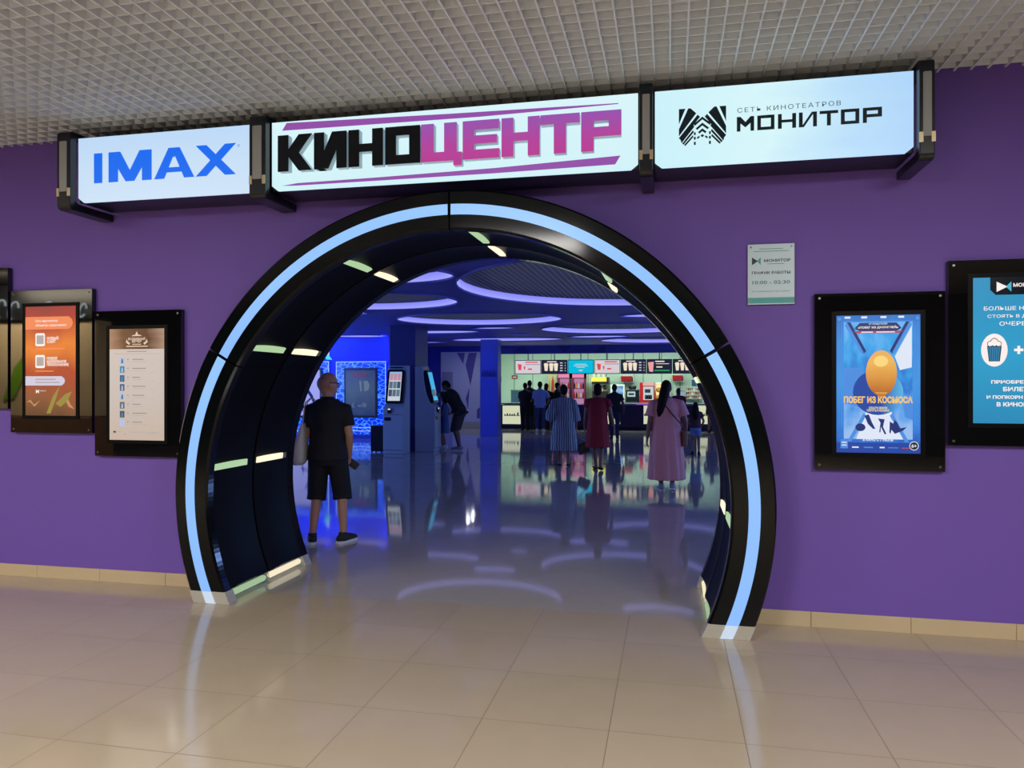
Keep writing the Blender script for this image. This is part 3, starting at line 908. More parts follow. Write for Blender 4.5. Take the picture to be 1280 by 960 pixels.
# ------------------------------------------------------------------ cinema hall behind the arch
M_hceil = mat('violet_blue_ceiling_paint', srgb(96, 92, 186), rough=0.55)
M_hwall = mat('deep_blue_wall_paint', srgb(58, 66, 176), rough=0.5)
M_dark = mat('dark_navy_paint', srgb(36, 36, 84), rough=0.5)
M_rim = ramp_glow('violet_led_rim', [(0, (0.38, 0.39, 1.0)), (1, (0.24, 0.25, 1.0))], strength=0.95)
M_lat = mat('grey_lattice', srgb(120, 124, 140), rough=.6)
BKY = 21.4
DISCS = [  # cx, cy, rx, ry, how to find it
    (-3.75, 4.0, 1.0, 0.72, 'small oval lit ceiling recess at top left, nearest the arch on the left'),
    (-0.55, 5.65, 2.5, 2.72, 'largest oval lit ceiling recess with grey lattice, under the top of the arch'),
    (-5.2, 6.75, 1.68, 1.35, 'oval lit ceiling recess on the left just under the small topmost one'),
    (-6.35, 8.5, 0.5, 0.32, 'tiny lit ceiling recess peeping from behind the arch on the left'),
    (-4.07, 10.45, 1.8, 1.48, 'wide oval lit ceiling recess above the dark column and kiosks'),
    (-0.25, 10.3, 0.75, 0.42, 'short thin lit ceiling recess on the right just behind the largest one'),
    (-4.3, 12.85, 0.56, 0.32, 'small flat lit ceiling recess in the middle, behind the wide oval one'),
    (-1.2, 13.75, 2.05, 1.7, 'wide oval lit ceiling recess with grey lattice on the right, above the menu screens'),
    (-6.1, 13.85, 1.15, 0.55, 'flat lit ceiling recess just right of the dark column top'),
    (-4.1, 15.0, 0.28, 0.18, 'tiniest lit ceiling recess in the middle of the hall'),
    (-8.85, 15.0, 0.85, 0.5, 'flat lit ceiling recess just left of the dark column top'),
    (-10.2, 15.0, 0.6, 0.3, 'flat lit ceiling recess furthest left, above the glowing posters'),
    (-2.05, 16.6, 0.9, 0.5, 'flat lit ceiling recess over the white and dark menu screens'),
    (-5.0, 17.4, 1.78, 0.85, 'long flat lit ceiling recess above the blue column'),
    (-7.8, 18.35, 0.55, 0.33, 'short flat lit ceiling recess above the pale passage wall'),
    (-9.75, 13.3, 0.5, 0.3, 'thin lit ceiling recess above the left glowing poster'),
    (-0.25, 18.7, 1.95, 1.55, 'wide flat lit ceiling recess furthest back on the right'),
]
pts, edges = [(-15, 0.8), (7, 0.8), (7, BKY), (-15, BKY)], [(0, 1), (1, 2), (2, 3), (3, 0)]
NE = 48
for cx, cy, rx, ry, _ in DISCS:
    b0 = len(pts)
    pts += [(cx + rx * math.cos(2 * math.pi * k / NE), cy + ry * math.sin(2 * math.pi * k / NE)) for k in range(NE)]
    edges += [(b0 + k, b0 + (k + 1) % NE) for k in range(NE)]
vo, eo, fo, *_r = delaunay_2d_cdt([Vector(p) for p in pts], edges, [], 0, 1e-5)
cm = MB()
keep = []
for f in fo:
    c = sum((Vector(vo[i]) for i in f), Vector((0, 0))) / len(f)
    if not any(((c.x - cx) / rx) ** 2 + ((c.y - cy) / ry) ** 2 < 0.9995 for cx, cy, rx, ry, _ in DISCS):
        keep.append(tuple(f))
cm.add([(v[0], v[1], HALL) for v in vo], keep)
struct(cm.build('ceiling_hall', M_hceil))
struct(MB().box(-15, 7, 0.8, BKY, HALL + .32, HALL + .42).build('ceiling_slab', M_dark))
for cx, cy, rx, ry, lb in DISCS:
    r = thing('ceiling_light_recess', lb, 'ceiling light', (cx, cy, HALL), 'lit oval recesses in the hall ceiling')
    el = lambda k_, z: [(cx + rx * k_ * math.cos(2 * math.pi * k / NE), cy + ry * k_ * math.sin(2 * math.pi * k / NE), z) for k in range(NE)]
    e = 0.012 / min(rx, ry)
    MB().loft([el(1.0, HALL + .001), el(1.0, HALL + .11), el(1 - e, HALL + .11), el(1 - e, HALL + .001), el(1.0, HALL + .001)], caps=False).build('led_rim', M_rim, r, smooth=False)
    lt = MB()
    if rx > 1.6 or cy < 8:
        st = 0.085
        k = -int(rx / st)
        while k * st < rx:
            hx = k * st
            t = max(0, 1 - (hx / rx) ** 2)
            if t > .02:
                hy = ry * math.sqrt(t) * .99
                lt.box(cx + hx - .006, cx + hx + .006, cy - hy, cy + hy, HALL + .112, HALL + .16)
            k += 1
        k = -int(ry / st)
        while k * st < ry:
            hy = k * st
            t = max(0, 1 - (hy / ry) ** 2)
            if t > .02:
                hx = rx * math.sqrt(t) * .99
                lt.box(cx - hx, cx + hx, cy + hy - .006, cy + hy + .006, HALL + .114, HALL + .158)
            k += 1
    lt.loft([el(1.03, HALL + .165), el(1.03, HALL + .19)])
    lt.build('lattice_panel', M_lat, r)
    MB().loft([el(1.0, HALL - .028), el(1 + e * 1.5, HALL - .028), el(1 + e * 1.5, HALL + .001), el(1.0, HALL + .001), el(1.0, HALL - .028)], caps=False).build('trim_ring', M_hceil, r)
    if rx > .9 and cy < 16:
        d = bpy.data.lights.new('recess_fill', 'AREA')  # added upward fill to brighten the lattice, has no visible source
        d.shape = 'ELLIPSE'
        d.size, d.size_y = rx * 1.7, ry * 1.7
        d.energy = 1.5 * rx * ry
        d.color = (0.55, 0.60, 1.0)
        o = bpy.data.objects.new('recess_fill', d)
        o.location = (0, 0, .02)
        o.rotation_euler = (math.pi, 0, 0)
        o.parent = r
        COL.objects.link(o)

# shell
struct(MB().box(-15.1, -15, 0.8, 27, 0, HALL + .3).build('wall_hall_left', M_hwall))
struct(MB().box(7, 7.1, 0.8, 27, 0, HALL + .3).build('wall_hall_right', M_dark))
xk0 = at(624.5, 480, BKY).x            # left jamb of the snack bar opening
xp1 = at(486, 480, 15.5).x
struct(MB().box(-15, xp1, 15.5, 15.7, 0, HALL).build('wall_poster', M_hwall))
zbulk = at(740, 441.5, BKY).z
M_bulk = mat('blue_bulkhead_paint', srgb(64, 66, 160), rough=.5)
struct(MB().box(xk0, 7, BKY, BKY + .25, zbulk, HALL + .5).build('wall_bulkhead', M_bulk))
tri = MB()
for a, b_, c in (((640, 441), (652, 432), (664, 441)), ((742, 441), (756, 430), (757, 441)), ((695, 430), (706, 441), (716, 430))):
    tri.prism([(at(*p, BKY).x, at(*p, BKY).z) for p in (a, b_, c)], BKY - .004, BKY)
tag(tri.build('bulkhead_mural', mat('blue_mural_paint', srgb(52, 48, 132), rough=.5)), 'darker blue triangles painted on the band above the snack bar', 'mural')
struct(MB().box(-15, xk0, BKY, BKY + .2, 0, HALL).build('wall_hall_back', M_hwall))
# pale passage wall with purple triangles
xa, xb = at(551, 480, BKY - .06).x, at(600, 480, BKY - .06).x
za = at(575, 440, BKY - .06).z
struct(MB().box(xa, xb, BKY - .06, BKY - .005, 0, za).build('wall_passage', mat('pale_grey_paint', srgb(222, 220, 226), rough=.6)))
YM = BKY - .064
mp = lambda px, py: (at(px, py, YM).x, max(.01, at(px, py, YM).z))
tr = MB()
for poly in ([(571, 441), (581, 441), (579, 455)], [(582, 456), (586, 441), (596, 441), (588, 482)], [(582, 498), (587, 484), (585, 512)], [(596, 512), (600, 509), (600, 523), (596, 523)]):
    tr.prism([mp(*p) for p in poly], YM, YM + .004)
tag(tr.build('passage_mural', mat('violet_mural_paint', srgb(112, 98, 170), rough=.6)), 'violet triangles painted on the pale passage wall behind the kiosk user', 'mural')
dr = thing('passage_door', 'pale narrow door in the passage wall behind the kiosk user', 'door', (at(562, 480, YM).x, YM, 0))
MB().prism([mp(553, 465), mp(566, 465), mp(566, 540), mp(553, 540)][::-1], YM - .03, YM).build('leaf', mat('pale_door', srgb(168, 166, 180), rough=.5), dr)
MB().tube([(mp(564.5, 500)[0], YM - .05, 1.02), (mp(563, 500)[0], YM - .05, 1.02)], .012, 8).build('handle', M_steel, dr)
tag(MB().box(xa, xb, BKY - .08, BKY - .062, 0, .24).build('wall_foot_glow', mat('cream_foot_glow', srgb(212, 206, 160), rough=.5)), 'cream kickboard along the foot of the pale passage wall', 'kickboard')  # yellow glow reflected at the wall foot, put in as a cream strip

# columns
cx0, cx1 = at(487, 480, 11.75).x, at(519, 480, 11.75).x
struct(MB().box(cx0, cx1, 11.75, 12.7, 0, HALL).build('column', mat('navy_column_paint', srgb(50, 52, 120), rough=.4), bevel=.01))
c20, c21 = at(600.5, 480, 17.4).x, at(622, 480, 17.4).x
c2 = struct(MB().box(c20, c21, 17.4, 17.9, 0, HALL).build('column_blue', mat('royal_blue_column_paint', srgb(88, 96, 190), rough=.4), bevel=.01))
gv = thing('wall_grille', 'faint slotted grille high on the blue column left of the snack bar', 'grille', ((c20 + c21) / 2, 17.4, at(610, 470, 17.4).z))
b = MB()
for k in range(14):
    x = c20 + .05 + (c21 - c20 - .1) * k / 13
    z0_ = at(610, 471, 17.4).z
    b.box(x - .008, x + .008, 17.392, 17.4, z0_, z0_ + .13 + .05 * ((k * 7) % 3))
b.build('slots', M_dark, gv)

# glowing poster surrounds
M_led = mat('backlit_blue_film', (0.01, 0.02, 0.2), rough=.2, emit=(0, 0, 1), es=1.0)
nt = M_led.node_tree
tc = nt.nodes.new('ShaderNodeTexCoord')
mpn = nt.nodes.new('ShaderNodeMapping')
mpn.inputs['Rotation'].default_value = (0, R(-38), 0)
mpn.inputs['Scale'].default_value = (3.2, 1, 5.5)
br = nt.nodes.new('ShaderNodeTexVoronoi')
br.feature = 'DISTANCE_TO_EDGE'
br.inputs['Scale'].default_value = 1.6
br.inputs['Randomness'].default_value = .9
rp = nt.nodes.new('ShaderNodeValToRGB')
rp.color_ramp.elements[0].position = 0.0
rp.color_ramp.elements[0].color = (.14, .42, 1.0, 1)
rp.color_ramp.elements[1].position = .10
rp.color_ramp.elements[1].color = (.0, .03, .66, 1)
e_ = rp.color_ramp.elements.new(.045)
e_.color = (.015, .14, .95, 1)
nt.links.new(tc.outputs['Object'], mpn.inputs[0])
nt.links.new(mpn.outputs[0], br.inputs['Vector'])
nt.links.new(br.outputs['Distance'], rp.inputs[0])
nt.links.new(rp.outputs[0], nt.nodes['Principled BSDF'].inputs['Emission Color'])
M_ledl = glow('pale_blue_led_line', (.35, .55, 1.0), 1.1)
M_pst = ramp_glow('dim_teal_poster', [(0, (.012, .025, .10)), (.5, (.035, .06, .10)), (1, (.02, .03, .09))], noise=.6)
M_pwh = glow('lavender_white_poster', (.30, .30, .70), 1.0)


def lit_poster(label, a, b_, fa, fb, m):
    Y = 15.5
    x0_, x1_, zt_ = at(a, 480, Y).x, at(b_, 480, Y).x, at((a + b_) / 2, 452, Y).z
    zb_ = at((a + b_) / 2, 543, Y).z
    r = thing('lit_poster', label, 'poster', ((x0_ + x1_) / 2, Y, 0), 'posters with glowing blue surrounds')
    MB().box(x0_, x1_, Y - .05, Y - .002, zb_, zt_).build('surround', M_led, r)
    t = .018
    fr = MB().box(x0_, x1_, Y - .056, Y - .05, zt_ - t, zt_).box(x0_, x0_ + t, Y - .056, Y - .05, zb_, zt_).box(x1_ - t, x1_, Y - .056, Y - .05, zb_, zt_)
    fr.box(x0_, x1_, Y - .056, Y - .05, zb_ + .20, zb_ + .215).box(x0_, x1_, Y - .056, Y - .05, zb_ + .1, zb_ + .115)
    fr.build('led_line', M_ledl, r)
    f0, f1, g0, g1 = at(fa, 480, Y).x, at(fb, 480, Y).x, at((fa + fb) / 2, 522, Y).z, at((fa + fb) / 2, 460, Y).z
    MB().box(f0, f1, Y - .11, Y - .05, g0, g1).build('frame', M_case, r, bevel=.01)
    s = MB().box(f0 + .06, f1 - .06, Y - .114, Y - .11, g0 + .07, g1 - .07).build('poster_sheet', m, r)
    return r, s, (f0, f1, g0, g1)


r_, s_, (f0, f1, g0, g1) = lit_poster('dark teal film poster in a glowing blue surround, left of the kiosks', 421, 483, 432, 473, M_pst)
YPp = 15.5 - .114
pq = lambda u, v: (f0 + u * (f1 - f0), g0 + v * (g1 - g0))
mk = lambda nm, m_, *pl_: [MB().prism([pq(*p) for p in p_], YPp - .003, YPp).build(nm, m_, s_) for p_ in pl_]
M_prd = glow('dim_red_print', (.12, .012, .03), 1.0)
mk('title_mark', M_prd, q4(.28, .42, .83, .90), q4(.45, .52, .83, .90), q4(.55, .68, .83, .90))
mk('poster_shape', glow('dim_grey_print', (.10, .14, .17), 1.0), [(.60, .74), (.72, .74), (.78, .66), (.74, .55), (.62, .53)], [(.46, .74), (.53, .74), (.55, .55), (.50, .52)])
mk('poster_shape', glow('dim_blue_print', (.07, .09, .16), 1.0), [(.54, .28), (.62, .31), (.70, .27), (.66, .21), (.58, .21)], [(.27, .30), (.33, .32), (.29, .25), (.33, .2), (.27, .2), (.24, .25)], q4(.42, .54, .22, .26))
r_, s_, (f0, f1, g0, g1) = lit_poster('pale lavender poster in a glowing blue surround, behind the man with the tote bag', 350, 412, 361, 404, M_pwh)
mk('poster_shape', mat('slate_print', (.03, .05, .09)), [(.50, .62), (.62, .58), (.74, .46), (.82, .32), (.76, .30), (.68, .42), (.56, .54)], [(.40, .22), (.80, .30), (.80, .27), (.42, .18)], [(.46, .30), (.50, .26), (.46, .12), (.44, .12)])
le = thing('wall_emblem', 'lit cyan and white arrow emblem high on the blue wall beside the arch', 'emblem', (at(409, 444, 15.45).x, 15.5, at(409, 444, 15.5).z))
ep = lambda px, py: (at(px, py, 15.45).x, at(px, py, 15.45).z)
MB().prism([ep(404, 444.5), ep(408, 441), ep(414.5, 449.5), ep(409, 449.5)], 15.42, 15.499).build('arrow', glow('emblem_cyan', (.05, .60, .95), 1.1), le)
MB().prism([ep(408, 441), ep(411, 436.5), ep(410.5, 444)], 15.42, 15.499).build('arrow_tip', glow('emblem_white', (.6, .7, 1), 1.0), le)
for x in (-10.3, -7.6, -12.8):
    area('poster_wall_wash', (x, 14.7, 2.98), (1.6, .15), 60, (0.02, 0.06, 1.0), rot=(R(28), 0, 0))

# ------------------------------------------------------------------ ticket kiosks
M_kio = mat('grey_kiosk_shell', srgb(176, 188, 204), rough=.4)
M_kdk = mat('dark_kiosk_bezel', (.006, .007, .012), rough=.2)


def kiosk(label, loc, rz, cyan=False):
    r = thing('ticket_kiosk', label, 'kiosk', loc, 'ticket kiosks by the dark column', rz)
    W = .24
    prof = [(.25, 0), (-.22, 0), (-.22, .08), (-.25, .10), (-.25, 1.0), (-.235, 1.06), (-.12, 1.16), (-.02, 1.40), (.035, 1.68), (.055, 1.98), (.07, 2.05), (.25, 2.05)]
    MB().prism(prof, -W, W, 'yz').build('body', M_kio, r, bevel=.012, local=True)
    M = Matrix.Translation((0, -.055, 1.55)) @ Matrix.Rotation(R(-13), 4, 'X')
    xf(MB().prism(rrect(-.205, .205, -.40, .40, .05), -.065, .03), M).build('bezel', M_kdk, r, local=True)
    scr = xf(MB().box(-.15, .15, -.07, -.065, -.345, .345), M).build('screen', glow('kiosk_screen_cyan', (.05, .42, .75), 1.0) if cyan else ramp_glow('kiosk_screen_pale', [(0, (.55, .62, .68)), (.8, (.55, .62, .74)), (1, (.2, .45, .75))]), r, local=True)
    k_ = [glow('kiosk_thumb_%d' % i, c, 1.0) for i, c in enumerate([(.05, .08, .12), (.12, .14, .18), (.10, .20, .25), (.5, .25, .35)])]
    for i in range(3):
        for j in range(3):
            if cyan and j:
                continue
            xf(MB().box(-.137 + .095 * i, -.137 + .083 + .095 * i, -.073, -.07, -.24 + .19 * j, -.08 + .19 * j), M).build('film_tile', k_[(i + j) % 3] if j < 2 else k_[3], scr, local=True)
    MB().box(-.17, .14, .040, .056, 1.985, 2.02).build('name_strip', M_kdk, r, local=True)
    MB().box(-.12, -.03, -.285, -.245, .94, 1.06).build('card_reader', M_kdk, r, bevel=.008, local=True)
    MB().box(-.105, -.045, -.29, -.284, 1.02, 1.05).build('reader_display', glow('reader_white', (.7, .75, .8), 1.0), r, local=True)
    MB().box(-.20, -.05, -.262, -.248, .77, .85).build('ticket_slot', M_kdk, r, local=True)
    MB().box(-.23, .23, -.256, -.249, .905, .912).build('door_seam', M_case, r, local=True)
    return r


k1 = at(493.5, 567, 11.1)
kiosk('grey ticket kiosk facing the arch with a bright screen, in front of the dark column', (k1.x, 11.22, 0), 0)
kiosk('grey ticket kiosk seen from its side, used by the leaning man', (cx1 + .26, 11.95, 0), R(90), True)
pb = at(472.5, 550, 11.3)
bn = thing('waste_bin', 'black box bin on the floor left of the front ticket kiosk', 'bin', (pb.x, 11.35, 0))
MB().box(pb.x - .15, pb.x + .15, 11.2, 11.5, .03, .60).build('body', M_case, bn, bevel=.015)
MB().box(pb.x - .155, pb.x + .155, 11.195, 11.505, .60, .64).build('lid', mat('dark_bin_lid', (.02, .02, .03), rough=.3), bn, bevel=.008)
for sx in (-1, 1):
    for sy in (-1, 1):
        MB().lathe([(.02, 0), (.02, .03)], (pb.x + sx * .12, 11.35 + sy * .12, 0), 10).build('foot', M_steel, bn)

# ------------------------------------------------------------------ snack bar
M_mint = mat('mint_white_panel', srgb(206, 226, 204), rough=.5)
KY = 25.6
xkl = at(627, 480, KY).x            # inner left corner of the snack bar
struct(MB().box(xkl - .3, 7, KY, KY + .2, 0, HALL + .5).build('wall_kitchen_back', M_mint))
struct(MB().box(xkl - .3, xkl, BKY + .2, KY, 0, HALL + .5).build('wall_kitchen_left', M_mint))
struct(MB().box(xkl - .3, 7, BKY + .25, KY, HALL + .42, HALL + .5).build('ceiling_kitchen', M_mint))
b = MB()
for k in range(12):
    x = at(643 + 23 * k, 480, KY).x
    b.box(x - .012, x + .012, KY - .012, KY, 0.9, HALL)
struct(b.build('trim_1', mat('grey_panel_joint', srgb(120, 140, 128), rough=.5)))
# counter: dark base with lit panels, pale worktop
M_cdk = mat('dark_plum_counter', srgb(44, 30, 66), rough=.3)
xc1 = 6.5
cb = thing('snack_counter', 'long dark plum snack bar counter with glowing cream panels at the back of the hall', 'counter', ((xk0 + xc1) / 2, BKY, 0))
MB().box(xk0 + .02, xc1, BKY + .05, BKY + .75, .10, .88).build('base', M_cdk, cb, bevel=.01)
MB().box(xk0 + .02, xc1, BKY + .12, BKY + .7, 0, .10).build('toe_kick', M_case, cb)
MB().box(xk0 + .02, xc1, BKY - .04, BKY + .80, .90, .945).build('worktop', mat('slate_worktop', srgb(120, 124, 150), rough=.3), cb, bevel=.006)
M_cream = glow('lit_cream_panel', (.62, .66, .44), 1.0)
for a, c in ((628, 652), (759, 775), (804.5, 812), (871, 886), (905, 930)):
    xa_, xb_ = at(a, 510, BKY).x, at(c, 510, BKY).x
    pz0, pz1 = at((a + c) / 2, 530, BKY + .04).z, at((a + c) / 2, 507, BKY + .04).z
    pn = MB().box(xa_, xb_, BKY + .03, BKY + .05, pz0, pz1).build('lit_panel', M_cream, cb)
    w = xb_ - xa_
    fg = MB()
    for u, h in ((.12, .05), (.25, .09), (.38, .07), (.5, .06), (.62, .08), (.8, .14)):
        fg.prism(disc(xa_ + u * w, pz0 + (pz1 - pz0) * .48 + h * .3, .03 * w + .01, h * .5, 10), BKY + .026, BKY + .03)
    fg.box(xa_ + .1 * w, xa_ + .9 * w, BKY + .026, BKY + .03, pz0 + (pz1 - pz0) * .44, pz0 + (pz1 - pz0) * .47)
    fg.build('panel_print', mat('dark_panel_print', srgb(60, 62, 52)), pn)
MB().box(at(795, 505, BKY).x, at(821, 505, BKY).x, BKY - .046, BKY - .04, .905, .935).build('led_strip', glow('magenta_led', (.35, .06, .62), 1.0), cb)
MB().box(at(712, 505, BKY).x, at(730, 505, BKY).x, BKY - .046, BKY - .04, .905, .935).build('led_strip', glow('lilac_led', (.32, .18, .62), 1.0), cb)

# hanging menu screens
MY = 21.75
MPX = [643.5, 676.5, 709.5, 742.5, 775.5, 808, 840.5, 873]
zt_m, zb_m = at(760, 449.3, MY).z, at(760, 467.3, MY).z
M_sw = glow('menu_white', (.66, .60, .64), 1.0)
M_sd = glow('menu_black', (.012, .014, .03), 1.0)
M_sc = glow('menu_cyan', (.0, .50, .72), 1.0)
M_sr = glow('menu_red', (.70, .06, .06), 1.0)
M_sp = glow('menu_pop', (.85, .74, .58), 1.0)
M_sg = glow('menu_green', (.02, .35, .10), 1.0)
ML = ['white drink promo menu screen, leftmost of the row above the snack bar', 'dark menu screen with three popcorn buckets, second from left above the snack bar',
      'plain cyan menu screen above the snack bar', 'white drink promo menu screen, to the right of the cyan one',
      'dark menu screen with three popcorn buckets, in the middle right of the row', 'dark menu screen with a pink cup and green line', 'dark menu screen with three popcorn buckets, rightmost by the arch edge']
for i in range(7):
    xa_, xb_ = at(MPX[i], 458, MY).x + .01, at(MPX[i + 1], 458, MY).x - .01
    r = thing('menu_screen', ML[i], 'screen', ((xa_ + xb_) / 2, MY, zb_m), 'menu screens above the snack bar')
    MB().box(xa_, xb_, MY, MY + .08, zb_m, zt_m).build('case', M_case, r)
    MB().tube([((xa_ + xb_) / 2, MY + .04, zt_m), ((xa_ + xb_) / 2, MY + .04, HALL + .41)], .02, 8, False).build('hanger', M_steel, r)
    kind = 'wdcwdrd'[i]
    s = MB().box(xa_ + .02, xb_ - .02, MY - .006, MY, zb_m + .025, zt_m - .025).build('screen', {'w': M_sw, 'd': M_sd, 'c': M_sc, 'r': M_sd}[kind], r)
    W_, H_ = xb_ - xa_, zt_m - zb_m
    mq = lambda u, v: (xa_ + u * W_, zb_m + v * H_)
    mm = lambda nm, m_, *ps: [MB().prism([mq(*p) for p in p_], MY - .009, MY - .006).build(nm, m_, s) for p_ in ps]
    if kind == 'w':
        mm('promo_cup', M_sr, [(.10, .72), (.26, .68), (.24, .28), (.14, .28)], [(.33, .55), (.40, .55), (.39, .32), (.35, .32)])
        mm('promo_text', M_sr, q4(.40, .88, .80, .88), q4(.50, .66, .30, .40))
        mm('promo_text', glow('menu_grey', (.25, .25, .3), 1.0), q4(.40, .95, .66, .71))
    elif kind == 'd':
        for u in (.10, .30, .48):
            mm('popcorn_bucket', M_sp, [(u, .66), (u + .16, .68), (u + .14, .22), (u + .03, .22)], disc(u + .08, .68, .09, .10, 10))
        mm('menu_heading', M_sp, q4(.22, .58, .83, .90))
        for v in (.2, .38, .56, .74):
            mm('menu_row', glow('menu_pale', (.5, .52, .6), 1.0), q4(.72, .82, v, v + .08), q4(.90, .94, v, v + .06))
    elif kind == 'c':
        mm('menu_row', M_sw, q4(.28, .72, .66, .70), q4(.22, .78, .55, .59), q4(.34, .66, .44, .48), [(.40, .28), (.6, .28), (.5, .18)])
    else:
        mm('promo_cup', glow('menu_pink', (.8, .35, .35), 1.0), [(.05, .78), (.28, .82), (.25, .12), (.10, .15)])
        mm('promo_text', M_sp, q4(.34, .70, .80, .88), q4(.36, .88, .66, .70), q4(.38, .62, .42, .5))
        mm('promo_text', M_sg, q4(.30, .9, .18, .26))

# back counter and what stands on it
YB = 24.55
bc = thing('back_counter', 'mint back worktop under the equipment of the snack bar', 'counter', (0, 24.9, 0))
MB().box(at(735, 490, YB).x, 6.5, YB + .02, KY - .02, .06, .86).build('base', mat('mint_cabinet', srgb(170, 190, 176), rough=.4), bc)
MB().box(at(735, 490, YB).x - .02, 6.52, YB - .02, KY - .02, .86, .90).build('worktop', mat('steel_worktop', srgb(170, 176, 178), rough=.3, metal=.6), bc)
zz = lambda px, py, Y=YB: at(px, py, Y).z
xx = lambda px, Y=YB: at(px, 490, Y).x
M_red = mat('signal_red_enamel', srgb(190, 30, 36), rough=.35)
M_pink = glow('pink_fridge_light', (.75, .22, .42), 1.0)
M_glassy = mat('fridge_glass', (.5, .4, .5), rough=.05, alpha=.12)
bottle_me = None
for i, (a, c, lb) in enumerate(((696.5, 712.5, 'tall pink lit drinks fridge, left of the pair behind the bar'), (714.5, 731, 'tall pink lit drinks fridge, right of the pair behind the bar'))):
    Y = 24.2
    x0_, x1_ = xx(a, Y), xx(c, Y)
    r = thing('drinks_fridge', lb, 'fridge', ((x0_ + x1_) / 2, Y + .3, 0), 'drinks fridges behind the bar')
    zt = zz((a + c) / 2, 466, Y)
    t = .04
    MB().box(x0_, x1_, Y + .5, Y + .6, 0, zt).box(x0_, x0_ + t, Y, Y + .6, 0, zt).box(x1_ - t, x1_, Y, Y + .6, 0, zt).box(x0_, x1_, Y, Y + .6, 0, .25).box(x0_, x1_, Y, Y + .6, zt - .22, zt).build('cabinet', mat('plum_fridge', srgb(110, 30, 60), rough=.35), r)
    MB().box(x0_ + .03, x1_ - .03, Y - .01, Y, zt - .2, zt - .03).build('header', M_pink, r)
    MB().box(x0_ + t, x1_ - t, Y + .485, Y + .5, .26, zt - .23).build('light_panel', glow('fridge_back', (.45, .20, .36), 1.0), r)
    for k in range(4):
        z = .32 + k * (zt - .56) / 4
        MB().box(x0_ + t, x1_ - t, Y + .06, Y + .48, z - .02, z).build('shelf', M_steel, r)
        if k < 2:
            continue
        for j in range(5):
            bx_ = x0_ + t + .05 + (x1_ - x0_ - 2 * t - .1) * j / 4
            if bottle_me is None:
                bb = MB().lathe([(.001, 0), (.032, 0), (.034, .02), (.034, .15), (.014, .21), (.014, .25), (.001, .25)], (0, 0, 0), 10)
                bottle_me = bb.mesh('bottle', smooth=True)
                bottle_me.materials.append(None)
            o = bpy.data.objects.new('drink_bottle', bottle_me)
            COL.objects.link(o)
            o.material_slots[0].link = 'OBJECT'
            o.material_slots[0].material = [mat('cola_plastic', (.05, .01, .01), rough=.2), mat('orange_plastic', (.7, .2, .02), rough=.3), mat('clear_plastic', (.5, .55, .6), rough=.2), M_red][(j + k + i) % 4]
            o.location = (bx_, Y + .2, z)
            tag(o, 'small drink bottle on a shelf of the %s pink drinks fridge' % ('left' if i == 0 else 'right'), 'bottle', 'bottles in the %s drinks fridge' % ('left' if i == 0 else 'right'))
    MB().box(x0_ + .01, x0_ + .03, Y - .03, Y - .005, .7, 1.3).build('handle', M_steel, r)
# roll-up poster by the wall
Yr = 25.2
ru = thing('rollup_poster', 'pale yellow stand-up poster with a red figure, left of the drinks fridges', 'poster', (xx(690.5, Yr), Yr, 0))
MB().box(xx(685, Yr), xx(695.5, Yr), Yr, Yr + .02, .1, zz(690, 464, Yr)).build('sheet', mat('pale_yellow_sheet', srgb(214, 196, 140), rough=.5), ru)
MB().box(xx(684.5, Yr), xx(696, Yr), Yr - .1, Yr + .12, 0, .1).build('foot', M_steel, ru)
MB().prism([(xx(688.5, Yr), 1.1), (xx(693, Yr), 1.1), (xx(692.5, Yr), 1.75), (xx(691, Yr), 2.0), (xx(689.5, Yr), 1.75)], Yr - .004, Yr).build('printed_figure', mat('red_print', srgb(196, 70, 50), rough=.5), ru)
MB().prism([(xx(685.5, Yr), 1.3), (xx(688, Yr), 1.2), (xx(687, Yr), 1.9)], Yr - .004, Yr).build('printed_shape', mat('gold_print', srgb(190, 150, 40), rough=.5), ru)
# exit plate, oval wall speaker, grey opening
ex = thing('exit_plate', 'small dark red exit plate on the mint wall left of the snack bar', 'sign', (xx(643.5, KY), KY, zz(643.5, 471.5, KY)))
MB().box(xx(640, KY), xx(647, KY), KY - .03, KY - .012, zz(643, 473.6, KY), zz(643, 469.2, KY)).build('plate', glow('dark_red_plate', (.14, .02, .02), 1.0), ex)
MB().box(xx(641.3, KY), xx(645.7, KY), KY - .034, KY - .03, zz(643, 472.2, KY), zz(643, 470.8, KY)).build('plate_marks', glow('plate_white', (.55, .45, .4), 1.0), ex)
ov = thing('wall_speaker', 'dark oval fitting on the left inner wall of the snack bar', 'speaker', (xkl, KY - .4, zz(626, 474, KY - .4)))
MB().ball((xkl + .03, KY - .4, zz(626, 474, KY - .4)), (.035, .22, .20)).build('cover', M_case, ov, smooth=True)
sh = thing('serving_hatch', 'grey blue hatch in the mint wall left of the customers', 'hatch', (xx(646, KY), KY, zz(646, 503, KY)))
MB().box(xx(639, KY), xx(655, KY), KY - .02, KY - .012, .8, zz(646, 488.5, KY)).build('opening', mat('blue_grey_hatch', srgb(70, 100, 124), rough=.3), sh)
MB().box(xx(638.5, KY), xx(655.5, KY), KY - .05, KY - .012, zz(646, 488.5, KY), zz(646, 488.5, KY) + .04).build('frame', mat('grey_panel_joint', (0, 0, 0)), sh)

